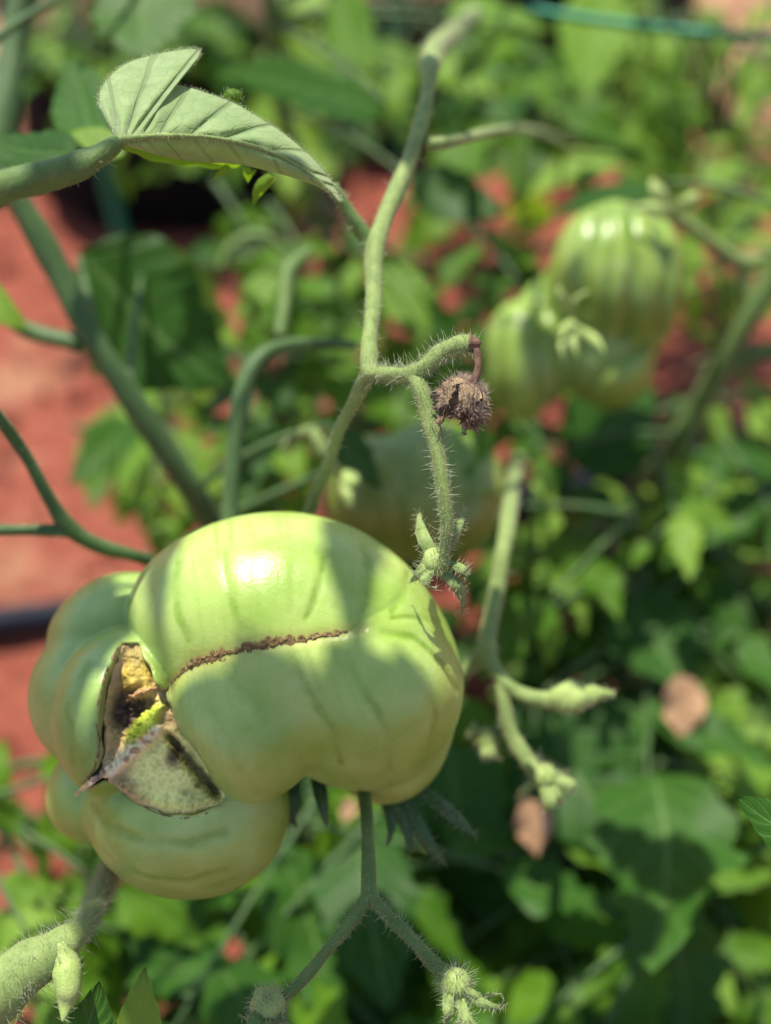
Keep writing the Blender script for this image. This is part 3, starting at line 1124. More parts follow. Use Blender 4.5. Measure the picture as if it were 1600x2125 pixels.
# ------------------------------------------------------------------ pots, pipe, stakes, string in the background
def grow_bag(px, py, width, height, label):
    b = ground_point(px, py)
    t = thing('grow_bag', b, label, 'grow bag', 'black grow bags on the red earth')
    rs = np.random.RandomState(int(px))
    n, rows = 44, 14
    a = np.linspace(0, 2 * PI, n, endpoint=False)
    V = []
    prof = [(0.0, .90), (.02, .97), (.12, 1.02), (.3, 1.03), (.5, 1.0), (.7, .985), (.85, .99), (.95, 1.0), (1.0, 1.02), (1.03, 1.0), (1.02, .97), (.97, .96), (.9, .955), (.86, .95)]
    for h, r in prof:
        wr = 1 + .018 * np.sin(a * 9 + h * 5) + .012 * np.sin(a * 17 - h * 9) + .02 * np.sin(a * 3 + h * 3 + rs.rand() * .3)
        V.append(np.stack([b.x + np.cos(a) * r * wr * width / 2, b.y + width / 2 + np.sin(a) * r * wr * width / 2, np.full(n, b.z + h * height - .004)], 1))
    V = np.vstack(V)
    F = [(i * n + j, i * n + (j + 1) % n, (i + 1) * n + (j + 1) % n, (i + 1) * n + j) for i in range(rows - 1) for j in range(n)]
    mesh_obj('bag_wall', V, F, M_BAG, t, b)
    S, m = [], 8
    for k in range(m + 1):
        for ang in a:
            r = k / m * .955 * width / 2
            x, y = b.x + math.cos(ang) * r, b.y + width / 2 + math.sin(ang) * r
            S.append((x, y, b.z + height * .9 + .012 * mnoise.noise(Vector((x * 40, y * 40, 0)))))
    F = [(i * n + j, i * n + (j + 1) % n, (i + 1) * n + (j + 1) % n, (i + 1) * n + j) for i in range(m) for j in range(n)]
    mesh_obj('soil', S, F, M_POTSOIL, t, b)
    return Vector((b.x, b.y + width / 2, b.z + height * .88))


bagA = grow_bag(335, 486, .28, .17, 'black grow bag behind the curled leaf at upper left')
bagB = grow_bag(1215, 262, .22, .17, 'black grow bag at the top right under the hanging leaf tip')
bagC = grow_bag(800, 330, .20, .15, 'black grow bag behind the fuzzy upright stem at top centre')

pp = []
for q in spline([ground_point(x, y, .010)[:] for x, y in ((-300, 1345), (0, 1294), (260, 1255), (800, 1130), (1280, 985), (1620, 900))], 6):
    pp.append((q[0], q[1], .012, .0085))
v, f = tube(pp, 16)
o = mesh_obj('drip_pipe', v, f, M_PIPE)
tag(o, 'dark blue black irrigation pipe lying on red earth behind the tomato', 'pipe')


def stake(pxb, pyb, dx, dy, height, label, r=.0055):
    b = ground_point(pxb, pyb)
    pts = [(b.x + dx * t, b.y + dy * t, b.z - .03 + (height + .03) * t, r * (1 + .12 * (i % 2))) for i, t in enumerate(np.linspace(0, 1, 40))]
    v, f = tube(pts, 10)
    o = mesh_obj('garden_stake', v, f, M_STAKE, None, b)
    tag(o, label, 'stake', 'green garden stakes')
    return b


stake(262, 520, -.03, .01, .62, 'green coated garden stake rising past the black bag at upper left')
stake(832, 330, -.01, .02, .7, 'green coated garden stake behind the fuzzy stem at top centre')


def cord(p0, p1, sag, label, r=.0035):
    pts = []
    for t in np.linspace(0, 1, 26):
        q = Vector(p0).lerp(Vector(p1), t)
        pts.append((q.x, q.y, q.z - sag * 4 * t * (1 - t), r))
    v, f = tube(pts, 8)
    o = mesh_obj('green_rope', v, f, M_STAKE)
    tag(o, label, 'rope')


cord(P(1090, 18, .50), P(1800, 84, .47), .003, 'green plastic rope stretched across the top right', .0019)

# ------------------------------------------------------------------ background plants
g = ground_point
pA = Plant('tomato plant growing from the black bag at upper left', bagA, [bagA + Vector((.02, -.02, .2)), bagA + Vector((-.03, .02, .45)), bagA + Vector((0, .02, .75))], .006, .003)
pB = Plant('leafy tomato plant growing from the black bag at top right', bagB, [bagB + Vector((.12, -.06, .12)), bagB + Vector((.2, -.12, .3)), bagB + Vector((.18, -.1, .6))], .006, .003)
pC = Plant('leafy tomato plant growing from the black bag at top centre', bagC, [bagC + Vector((-.02, -.05, .15)), bagC + Vector((.03, -.1, .35)), bagC + Vector((.0, -.1, .65))], .006, .003)
qd = g(1380, 1080)
pD = Plant('tomato plant with the slanting stem at right edge', qd, [P(1330, 1020, .62), P(1400, 930, .50), P(1455, 830, .47), P(1530, 700, .45), P(1610, 560, .44), P(1660, 400, .43), P(1640, 100, .42)], .006, .0032, mat=M_STEM)
qe = g(1250, 1750)
pE = Plant('dense leafy tomato plant filling the lower right', qe, [qe + Vector((.02, .03, .04)), qe + Vector((-.01, .06, .08)), qe + Vector((.03, .08, .11))], .004, .0025)
qf = g(330, 2000)
pF = Plant('low leafy tomato plant in the lower left corner', qf, [qf + Vector((-.03, .02, .07)), qf + Vector((-.06, .01, .14)), qf + Vector((-.08, .02, .2))], .006, .003)
qg = g(640, 1000)
pG = Plant('spindly tomato plant between the stems behind the big tomato', qg, [qg + Vector((.0, .0, .1)), qg + Vector((.02, -.02, .2)), qg + Vector((.0, -.03, .32)), qg + Vector((.03, -.03, .6))], .005, .003)

pA.scatter((0, -20, 420, 130), (.55, .9), 12, .045, ['mid', 'shadowed', 'pale'], 3)
pB.scatter((1300, 40, 1620, 380), (.6, .95), 22, .046, ['mid', 'pale', 'pale'], 4)
pB.scatter((1000, 200, 1340, 400), (.55, .8), 9, .044, ['pale', 'mid'], 14)
pC.scatter((520, 0, 1120, 330), (.55, .95), 20, .045, ['mid', 'shadowed', 'pale'], 5)
pD.scatter((1300, 820, 1600, 1350), (.48, .62), 18, .035, ['mid', 'shadowed', 'pale'], 6)
pD.scatter((1400, 380, 1600, 760), (.5, .7), 9, .03, ['mid', 'pale'], 16)
pE.scatter((1000, 1120, 1600, 1450), (.48, .62), 15, .050, ['shadowed', 'shadowed', 'mid'], 7)
pE.scatter((980, 1450, 1600, 1800), (.44, .58), 16, .052, ['shadowed', 'shadowed', 'mid'], 8)
pE.scatter((950, 1780, 1600, 2150), (.38, .52), 16, .048, ['shadowed', 'mid', 'mid'], 18)
pE.scatter((1480, 1350, 1620, 2000), (.46, .56), 9, .036, ['pale', 'mid', 'shadowed'], 28)
pE.scatter((1080, 1000, 1600, 1500), (.42, .52), 12, .026, ['pale', 'mid'], 38)
pF.scatter((0, 1600, 330, 2125), (.38, .50), 11, .028, ['mid', 'pale', 'mid'], 9)
pF.scatter((330, 1700, 1000, 2150), (.38, .50), 18, .046, ['shadowed', 'mid', 'shadowed'], 10)
pF.scatter((500, 1450, 1000, 1800), (.46, .58), 8, .05, ['shadowed'], 20)
pG.scatter((440, 480, 770, 1050), (.45, .62), 26, .032, ['mid', 'pale', 'shadowed'], 11)
pG.scatter((860, 520, 1150, 960), (.48, .62), 13, .034, ['shadowed', 'mid'], 12)
pG.scatter((180, 780, 450, 1080), (.48, .6), 9, .026, ['mid', 'pale'], 13)

# ------------------------------------------------------------------ the near plant that bears the cracked tomato
base = g(640, 1420)
hp = Plant('hairy tomato plant in front bearing the cracked green tomato and dried flower', base,
           [P(600, 1330, .52), P(520, 1210, .43), P(430, 1065, .385), P(300, 870, .365), P(180, 680, .355), P(110, 540, .35), P(30, 400, .345), P(-60, 200, .34), P(-90, -100, .33)], .0046, .0039, mat=M_STEM_DARK)
HP = hp.o

# big single leaves one can pick out
pC.blade((800, 215, .44), (430, 150, .40), 150, 'shadowed', .0, 0, .7)
pA.blade((300, -60, .40), (320, 115, .38), 210, 'shadowed', .1, 1, .9)
pC.blade((640, -40, .52), (590, 100, .50), 130, 'pale', .1, 2, .6)
pC.blade((700, -30, .50), (780, 165, .47), 100, 'mid', -.3, 0, .7)
pB.blade((1255, -40, .60), (1228, 208, .56), 150, 'pale', .1, 1, .85)
pC.blade((930, 20, .50), (1165, 40, .52), 120, 'pale', 0, 2, .6)
pC.blade((1080, 60, .50), (930, 180, .46), 60, 'mid', .4, 0, .6)
pC.blade((850, 370, .46), (1060, 430, .45), 120, 'shadowed', 0, 1, .8)
pB.blade((1290, 330, .52), (1070, 380, .52), 110, 'pale', 0, 2, .5)
pD.blade((1360, 380, .45), (1150, 450, .43), 80, 'shadowed', .2, 0, .5)
pD.blade((1570, 960, .52), (1385, 1035, .48), 110, 'pale', 0, 1, .5)
pD.blade((1170, 930, .48), (1395, 790, .50), 210, 'shadowed', .1, 2, .8)
pE.blade((1140, 1470, .45), (1340, 1775, .42), 300, 'shadowed', -.1, 0, .8)
pE.blade((930, 1550, .44), (1020, 1815, .42), 210, 'shadowed', .2, 1, .8)
pF.blade((770, 1730, .40), (775, 2095, .36), 210, 'shadowed', -.1, 2, .85)
pE.blade((1300, 1230, .48), (1460, 1420, .45), 190, 'shadowed', .2, 1, .8)
pE.blade((1390, 1930, .46), (1540, 2110, .44), 130, 'pale', -.2, 0, .5)
pE.blade((1600, 1760, .46), (1450, 1850, .45), 110, 'mid', .1, 1, .4)
pG.blade((165, 535, .40), (500, 785, .40), 290, 'shadowed', -.05, 1, .85, own=hp)
pG.blade((310, 500, .43), (515, 720, .43), 120, 'pale', .1, 1, .5, own=hp)
pG.blade((285, 880, .46), (140, 985, .43), 95, 'shadowed', .2, 2, .7)
pG.blade((300, 900, .48), (240, 1020, .47), 80, 'pale', -.2, 1, .4)
pF.blade((110, 1830, .42), (60, 1960, .40), 110, 'pale', .2, 1, .6)
pG.blade((560, 560, .46), (530, 660, .45), 70, 'pale', .1, 0, .5)

pG.blade((690, 880, .37), (800, 1010, .355), 90, 'shadowed', .2, 1, .6)
pG.blade((1010, 880, .38), (930, 1000, .36), 80, 'mid', .2, 2, .5)


def stem(rows, mat, hairs=0, hl=.0022, seed=0, name='side_stem', parent=None, hr=.00007, n=7, wob=.1, hmat=None, lo=0., hi=1., sides=14):
    path = pxpath(rows, n)
    v, f = tube(path, sides, wob, seed)
    o = mesh_obj(name, v, f, mat, parent or HP)
    if hairs:
        v, f = tube_hairs(path, hairs, hl, hr, seed + 1, lo=lo, hi=hi)
        fz, ff = tube_hairs(path, hairs * 9, hl * .30, hr * .6, seed + 2)
        v, f = join([(v, f), (fz, ff)])
        h = mesh_obj('hairs', v, f, hmat or M_HAIR, o)
        h['kind'] = 'stuff'
    return o, path


# central fuzzy stem and truss
s1, p1 = stem([(990, 20, .52, 34), (935, 70, .42, 38), (900, 105, .335, 44), (893, 135, .312, 42), (890, 170, .306, 30), (880, 230, .30, 30), (850, 330, .292, 33), (800, 450, .282, 36), (778, 520, .276, 42), (776, 610, .270, 33), (768, 700, .262, 34), (765, 775, .256, 42)],
              M_STEM_PALE, 380, .0026, 11)
s2, p2 = stem([(690, 385, .275, 24), (730, 450, .277, 28), (765, 500, .278, 30), (778, 540, .275, 24)], M_STEM, 60, .002, 21)
s3, p3 = stem([(760, 772, .256, 36), (800, 776, .252, 32), (850, 778, .247, 36), (880, 764, .245, 38), (915, 735, .244, 42), (950, 718, .243, 40), (978, 712, .243, 34), (988, 716, .243, 20)], M_STEM_PALE, 190, .0030, 31, 'truss_stem')
tip = pxpath([(974, 713, .2425, 37), (984, 715, .2425, 30), (989, 722, .2425, 18)], 4)
v, f = tube(tip, 12, .3, 3)
mesh_obj('abscission_joint', v, f, M_DRY_DARK, s3)
s4, p4 = stem([(848, 776, .247, 28), (868, 795, .245, 33), (885, 850, .244, 35), (905, 920, .243, 33), (920, 1020, .243, 30), (927, 1090, .244, 26), (922, 1150, .246, 20), (916, 1180, .247, 18)], M_STEM_PALE, 170, .0026, 41, 'truss_stem')
s5, p5 = stem([(768, 770, .256, 34), (738, 828, .262, 30), (705, 890, .27, 26), (685, 950, .28, 24), (655, 1030, .295, 24), (620, 1120, .31, 26)], M_STEM_PALE, 90, .0022, 51)
stem([(893, 300, .295, 28), (960, 288, .31, 24), (1040, 270, .36, 20), (1120, 275, .46, 16), (1200, 310, .58, 14)], M_STEM_PALE, 40, .002, 55)

# left stems
stem([(-60, 600, .36, 30), (10, 655, .36, 34), (70, 690, .358, 34), (165, 712, .357, 40)], M_STEM_DARK, 0, seed=61)
stem([(-60, 800, .27, 26), (0, 870, .28, 26), (50, 940, .288, 26), (100, 1030, .295, 28), (140, 1092, .30, 34), (200, 1130, .305, 32), (290, 1157, .312, 28), (380, 1190, .33, 28)], M_STEM_DARK, 60, .0018, 71)
stem([(-80, 1098, .29, 24), (0, 1100, .295, 24), (80, 1100, .298, 24), (150, 1103, .301, 28)], M_STEM_DARK, 30, .0018, 75)
stem([(475, 1110, .33, 34), (480, 1000, .332, 34), (490, 900, .333, 36), (507, 800, .335, 38), (540, 742, .338, 36), (600, 716, .343, 28), (690, 714, .35, 22), (740, 716, .352, 18)], M_STEM_DARK, 40, .002, 81)
stem([(580, 700, .36, 30), (592, 620, .365, 28), (600, 560, .37, 30), (640, 520, .38, 22)], M_STEM, 0, seed=85)
stem([(590, 930, .36, 22), (620, 905, .355, 26), (650, 900, .35, 28), (672, 945, .35, 28)], M_STEM_PALE, 0, seed=86)
stem([(460, 560, .46, 24), (480, 515, .46, 24), (530, 490, .46, 26), (590, 520, .46, 22), (610, 600, .46, 18)], M_STEM, 0, seed=87)
stem([(60, -60, .42, 64), (35, 60, .42, 62), (10, 220, .415, 60), (-20, 420, .41, 58)], M_STEM_DARK, 0, seed=88)
# right hanging truss
r1, pr1 = stem([(1095, 900, .60, 22), (1075, 965, .47, 26), (1062, 1020, .37, 30), (1052, 1100, .324, 34), (1030, 1230, .316, 36), (1010, 1340, .31, 38), (1030, 1395, .307, 32), (1065, 1430, .305, 32), (1110, 1450, .303, 34), (1160, 1452, .302, 42)],
               M_STEM_PALE, 130, .0026, 91, 'truss_stem')
stem([(1018, 1330, .311, 38), (990, 1372, .312, 34), (960, 1400, .315, 26)], M_STEM_PALE, 30, .0024, 93, 'truss_stem')
stem([(1040, 1410, .306, 24), (1046, 1460, .305, 28), (1060, 1520, .304, 30), (1095, 1580, .302, 34), (1120, 1610, .30, 44)], M_STEM_PALE, 60, .003, 95, 'truss_stem')
pth = pxpath([(1140, 1452, .303, 34), (1165, 1450, .302, 58), (1195, 1446, .302, 62), (1225, 1442, .302, 44), (1250, 1440, .302, 24), (1275, 1440, .302, 6)], 6)
v, f = tube(pth, 14, .18, 9)
bd = mesh_obj('flower_bud', v, f, M_BUD, r1)
v, f = tube_hairs(pth, 260, .0016, .00007, 97)
mesh_obj('hairs', v, f, M_HAIR, bd)['kind'] = 'stuff'
# stem from the right fruit and its cap
stem([(1385, 440, .42, 26), (1460, 490, .43, 24), (1530, 540, .44, 30), (1580, 535, .445, 30), (1625, 510, .445, 30)], M_STEM_PALE, 0, seed=99, parent=pD.o, name='fruit_stalk')
stem([(1535, 540, .442, 26), (1550, 620, .446, 24), (1560, 680, .45, 26)], M_STEM_PALE, 0, seed=100, parent=pD.o)
stem([(1480, 790, .466, 40), (1540, 745, .46, 36), (1640, 715, .455, 36)], M_STEM, 0, seed=101, parent=pD.o)


def sepal(base_px, tip_px, w, parent, mat, seed, hairs=60, name='sepal', bulge=.004, hl=.0016, hmat=None):
    """one narrow pointed sepal from base to tip (px, py, depth)"""
    rs = np.random.RandomState(seed)
    a, b = P(*base_px), P(*tip_px)
    ax = b - a
    bow = (-FW * rs.uniform(.4, 1) + RT * rs.uniform(-.6, .6)).normalized() * bulge
    wid = w * .5 * K * base_px[2]
    sd = ax.normalized().cross(-FW + RT * rs.uniform(-.5, .5)).normalized()
    nr = sd.cross(ax.normalized())
    V, UV = [], []
    n, m = 12, 2
    for i in range(n):
        t = i / (n - 1)
        c = a + ax * t + bow * 4 * t * (1 - t)
        ww = wid * (math.sin(PI * (t * .82 + .18)) ** .8 * (1 - .35 * t) + .02)
        for j in range(-m, m + 1):
            q = j / m
            p = c + sd * (q * ww) + nr * (ww * .55 * (1 - abs(q)) + .0002 * rs.randn())
            V.append(p[:])
            UV.append((t, .5 + q * .5))
    s = 2 * m + 1
    F = [(i * s + j, (i + 1) * s + j, (i + 1) * s + j + 1, i * s + j + 1) for i in range(n - 1) for j in range(s - 1)]
    o = mesh_obj(name, V, F, mat, parent, uvs=UV)
    if hairs:
        Va = np.array(V)
        k = rs.randint(0, len(Va), hairs)
        roots = Va[k] + rs.randn(hairs, 3) * wid * .1
        edge = (k % s - m) / m
        dirs = np.array(sd)[None] * edge[:, None] * 1.3 + np.array(nr)[None] * .7 + rs.randn(hairs, 3) * .35
        v, f = hair_geo(roots, dirs, hl, .00006, rs)
        h = mesh_obj('hairs', v, f, hmat or M_HAIR, parent)
        h['kind'] = 'stuff'
    return o


def ball(c, r, mat, parent, name, seed, squash=(1, 1, 1), rough=.12, n=14):
    V, F = [], []
    c = Vector(c)
    for i in range(n + 1):
        th = PI * i / n
        for j in range(2 * n):
            ph = PI * j / n
            d = Vector((math.sin(th) * math.cos(ph), math.sin(th) * math.sin(ph), math.cos(th)))
            rr = r * (1 + rough * mnoise.noise(d * 2.3 + Vector((seed, 0, 0))) + rough * .6 * mnoise.noise(d * 6 + Vector((seed, 4, 0))))
            V.append((c.x + d.x * rr * squash[0], c.y + d.y * rr * squash[1], c.z + d.z * rr * squash[2]))
    for i in range(n):
        for j in range(2 * n):
            k = (j + 1) % (2 * n)
            F.append((i * 2 * n + j, (i + 1) * 2 * n + j, (i + 1) * 2 * n + k, i * 2 * n + k))
    return mesh_obj(name, V, F, mat, parent), np.array(V)


# calyx at the end of the hanging truss stem
def calyx(center, r, sepals, parent, seed, hairs=140, mat=None, hl=.002):
    c = P(*center)
    o, V = ball(c, r * K * center[2], M_BUD, parent, 'calyx', seed)
    rs = np.random.RandomState(seed)
    k = rs.randint(0, len(V), hairs)
    v, f = hair_geo(V[k], V[k] - np.array(c) + rs.randn(hairs, 3) * .0004, hl, .00006, rs)
    mesh_obj('hairs', v, f, M_HAIR, o)['kind'] = 'stuff'
    for i, (bx, by, tx, ty, td, w) in enumerate(sepals):
        sepal((bx, by, center[2]), (tx, ty, td), w, o, mat or M_STEM_PALE, seed * 7 + i)
    return o


calyx((906, 1165, .249), 30, [(900, 1150, 870, 1060, .262, 34), (925, 1140, 962, 1055, .258, 30), (890, 1165, 850, 1210, .255, 26), (915, 1185, 955, 1270, .256, 30), (925, 1165, 965, 1200, .25, 22), (905, 1180, 905, 1225, .246, 26)], s4, 5)
calyx((1128, 1612, .30), 28, [(1130, 1610, 1190, 1640, .298, 34), (1125, 1620, 1130, 1690, .296, 34), (1115, 1615, 1075, 1660, .305, 28), (1135, 1605, 1175, 1600, .305, 26), (1130, 1620, 1165, 1670, .30, 26)], HP, 6)
calyx((1005, 1535, .318), 22, [(1005, 1540, 1040, 1575, .316, 30), (1000, 1530, 985, 1500, .32, 26), (1010, 1540, 1010, 1580, .315, 26)], HP, 8)

# Y-shaped truss below the tomato
y1, py1 = stem([(745, 1600, .285, 26), (760, 1680, .27, 28), (764, 1780, .258, 28), (766, 1862, .252, 34)], M_STEM, 50, .0022, 111, 'truss_stem')
y2, py2 = stem([(766, 1856, .252, 28), (735, 1905, .251, 26), (685, 1965, .25, 24), (640, 2020, .249, 24), (590, 2070, .248, 22)], M_STEM, 60, .0026, 113, 'truss_stem')
y3, py3 = stem([(766, 1856, .252, 28), (810, 1905, .25, 26), (860, 1955, .248, 26), (900, 2000, .246, 32), (935, 2032, .245, 36)], M_STEM, 70, .0024, 115, 'truss_stem')
calyx((556, 2085, .247), 36, [(555, 2090, 500, 2150, .244, 44), (560, 2095, 545, 2170, .243, 44), (565, 2090, 590, 2160, .246, 40), (545, 2085, 500, 2110, .249, 36), (575, 2085, 600, 2120, .25, 32)], y2, 17, 700, M_STEM, .0016)
calyx((946, 2040, .244), 31, [(960, 2040, 1040, 2062, .243, 22), (955, 2050, 1048, 2085, .242, 24), (955, 2060, 1020, 2150, .24, 34), (940, 2060, 955, 2150, .24, 30), (930, 2045, 925, 2120, .242, 28)], y3, 12, 260, None, .0026)

# thick hairy stem and shoot in the bottom left corner
b1, pb1 = stem([(-120, 2170, .235, 150), (-40, 2090, .238, 135), (30, 2030, .241, 112), (90, 1985, .243, 88), (135, 1955, .246, 70), (170, 1925, .252, 50), (205, 1860, .27, 44), (240, 1780, .30, 40)], M_STEM_PALE, 420, .0040, 121, sides=20)
yp = pxpath([(118, 1962, .243, 40), (136, 2000, .242, 54), (142, 2040, .240, 58), (138, 2080, .239, 36), (130, 2120, .237, 4)], 7)
v, f = tube(yp, 14, .12, 5)
yl = mesh_obj('leaf_bud', v, f, M_BUD, b1)
v, f = tube_hairs(yp, 90, .002, .00005, 8)
mesh_obj('hairs', v, f, M_HAIR, yl)['kind'] = 'stuff'
BIGL = {k: leaf_mesh('leaf_tip', 60 + i, W=.5, teeth=2, tooth=.05, droop=.1, fold=.35, n=34, m=9, wavy=.02) for i, k in enumerate(('a', 'b', 'c'))}
BIGL['a'].materials.append(M_LEAF_SHADED)
BIGL['b'].materials.append(M_LEAF_SUNLIT)
BIGL['c'].materials.append(M_LEAF_SHADED)


def near_leaf(key, b, t, w, roll, parent, ztilt=.8):
    pb, pt = P(*b), P(*t)
    d = pt - pb
    W = w * K * (b[2] + t[2]) / 2
    return place('leaf', BIGL[key], parent, pb, basis(d, -FW * ztilt + UP * (1 - ztilt) + RT * roll), (d.length, W / .5, W / .5))


near_leaf('a', (140, 2290, .243), (194, 2033, .245), 120, .3, HP)
near_leaf('b', (250, 2330, .247), (303, 2003, .250), 135, -.2, HP)
near_leaf('c', (1760, 1770, .245), (1532, 1648, .245), 130, 0, HP, .6)
near_leaf('c', (160, 325, .30), (-50, 265, .31), 115, 0, HP, .6)
near_leaf('a', (205, 300, .33), (120, 105, .36), 120, 0, HP, .7)
near_leaf('b', (-90, 560, .35), (60, 690, .352), 90, .2, HP, .6)
near_leaf('b', (250, 320, .31), (140, 270, .315), 70, 0, HP, .6)

# petiole and curled leaf at upper left
pe, ppe = stem([(-120, 420, .215, 80), (-20, 395, .220, 76), (70, 372, .225, 66), (150, 350, .229, 58), (200, 325, .231, 50), (245, 296, .2335, 34)], M_STEM, 60, .002, 131, 'petiole')


def curled_leaf():
    cols = [  # midrib, outer edge, lower edge
        ((240, 293, .2335), (205, 222, .240), (246, 296, .234)),
        ((246, 291, .2338), (213, 178, .247), (262, 302, .235)),
        ((254, 289, .2341), (262, 132, .254), (278, 307, .237)),
        ((262, 287.5, .2345), (350, 107, .258), (292, 311, .238)),
        ((270, 286, .2348), (412, 104, .258), (305, 315, .239)),
        ((288, 284, .2355), (398, 138, .254), (330, 322, .241)),
        ((308, 282, .2362), (362, 170, .252), (352, 327, .243)),
        ((345, 280, .2375), (415, 188, .252), (395, 334, .245)),
        ((395, 281, .2392), (482, 212, .252), (445, 338, .247)),
        ((445, 285, .2408), (545, 248, .252), (492, 340, .2475)),
        ((510, 297, .2428), (598, 284, .253), (545, 352, .2470)),
        ((580, 322, .2450), (650, 330, .253), (605, 368, .2475)),
        ((640, 357, .2470), (682, 368, .253), (655, 386, .2490)),
        ((680, 390, .2485), (698, 396, .252), (684, 402, .2500)),
        ((703, 417, .2500), (706, 418, .2505), (704, 420, .2505))]
    nS = 10
    mid = spline([c[0] for c in cols], nS)
    up = spline([c[1] for c in cols], nS)
    lo = spline([c[2] for c in cols], nS)
    n = len(mid)
    V, UV = [], []
    mU, mL = 22, 10

    def bez(a, c, t, bulge, upshift):
        # (px,py,d) arc from a to c bowed toward the viewer
        h = 4 * t * (1 - t)
        q = a * (1 - t) + c * t
        return np.array([q[0], q[1] - upshift * h, q[2] - bulge * h])
    for i in range(n):
        s = i / (n - 1)
        row = []
        span = np.hypot(*(up[i, :2] - mid[i, :2]))
        for j in range(-mL, mU + 1):
            if j < 0:
                t = -j / mL
                q = bez(mid[i], lo[i], t, .0015, 0)
                uvv = .5 - .5 * t
            else:
                t = j / mU
                q = bez(mid[i], up[i], t, -.0005 + .0022 * min(1, span / 110), 4 * min(1, span / 110))
                # veins: the blade puffs up between them
                puff = (.5 - abs(math.sin(PI * s * 10.5)) ** .7) * (.0030 * min(1, t * 4) * (1 - t * .55)) + .0005 * mnoise.noise(Vector((q[0] * .04, q[1] * .04, 2)))
                q[2] += puff * (1 if s < .9 else 0)
                uvv = .5 + .5 * t
            V.append(P(*q)[:])
            UV.append((s, uvv))
    m = mU + mL + 1
    F = [(i * m + j, (i + 1) * m + j, (i + 1) * m + j + 1, i * m + j + 1) for i in range(n - 1) for j in range(m - 1)]
    o = mesh_obj('leaf_blade', V, F, M_CURL, HP, P(240, 293, .2335), uvs=UV)
    o['label'] = 'curled leaf turned to show its pale veined underside'
    # midrib
    w = np.interp(np.linspace(0, 1, n), [0, .5, 1], [22, 11, 4])
    path = np.array([(*P(q[0], q[1] + 2, q[2] - .0006), w[i] * .5 * K * q[2]) for i, q in enumerate(mid)])
    v, f = tube(path, 10, .1, 4)
    mr = mesh_obj('midrib', v, f, M_STEM_PALE, o)
    v, f = tube_hairs(path, 520, .0011, .00005, 7)
    mesh_obj('hairs', v, f, M_HAIR, mr)['kind'] = 'stuff'
    # fuzz on the outer edge and blade
    rs = np.random.RandomState(3)
    Va = np.array(V).reshape(n, m, 3)
    ii = rs.randint(0, n, 1500)
    roots = Va[ii, -1] + rs.randn(1500, 3) * .0002
    out = Va[ii, -1] - Va[ii, -4]
    out /= np.linalg.norm(out, axis=1)[:, None] + 1e-9
    v, f = hair_geo(roots, out + rs.randn(1500, 3) * .5, .0009, .00004, rs)
    mesh_obj('hairs', v, f, M_HAIR, o)['kind'] = 'stuff'
    # the small tooth that stands up on the far edge
    sepal((470, 212, .2545), (503, 190, .256), 42, o, M_LEAF, 77, 40, 'leaf_tooth', .001, .0008)
    # the other half of the blade, lit from above, seen edge on below the midrib
    rows = [((235, 297, .236), (250, 306, .246)), ((290, 296, .238), (305, 330, .262)), ((350, 298, .241), (380, 343, .270)), ((420, 306, .244), (455, 348, .272)), ((470, 318, .246), (498, 345, .262)), ((500, 332, .247), (512, 340, .252))]
    A, B = spline([r[0] for r in rows], 8), spline([r[1] for r in rows], 8)
    V, UV = [], []
    for i in range(len(A)):
        for j in range(9):
            t = j / 8
            q = A[i] * (1 - t) + B[i] * t
            q[1] += 5 * math.sin(t * PI) + 2 * math.sin(i * .9) * t
            V.append(P(*q)[:])
            UV.append((i / (len(A) - 1), .5 + .5 * t))
    F = [(i * 9 + j, (i + 1) * 9 + j, (i + 1) * 9 + j + 1, i * 9 + j + 1) for i in range(len(A) - 1) for j in range(8)]
    mesh_obj('leaf_blade', V, F, M_LEAF_SUNLIT, HP, uvs=UV)
    for bx, by, tx, ty, w in ((478, 345, 440, 372, 22), (525, 350, 515, 378, 26), (565, 365, 525, 428, 30)):
        sepal((bx, by, .262), (tx, ty, .268), w, o, M_LEAF_SUNLIT, bx, 0, 'leaf_lobe', .002)


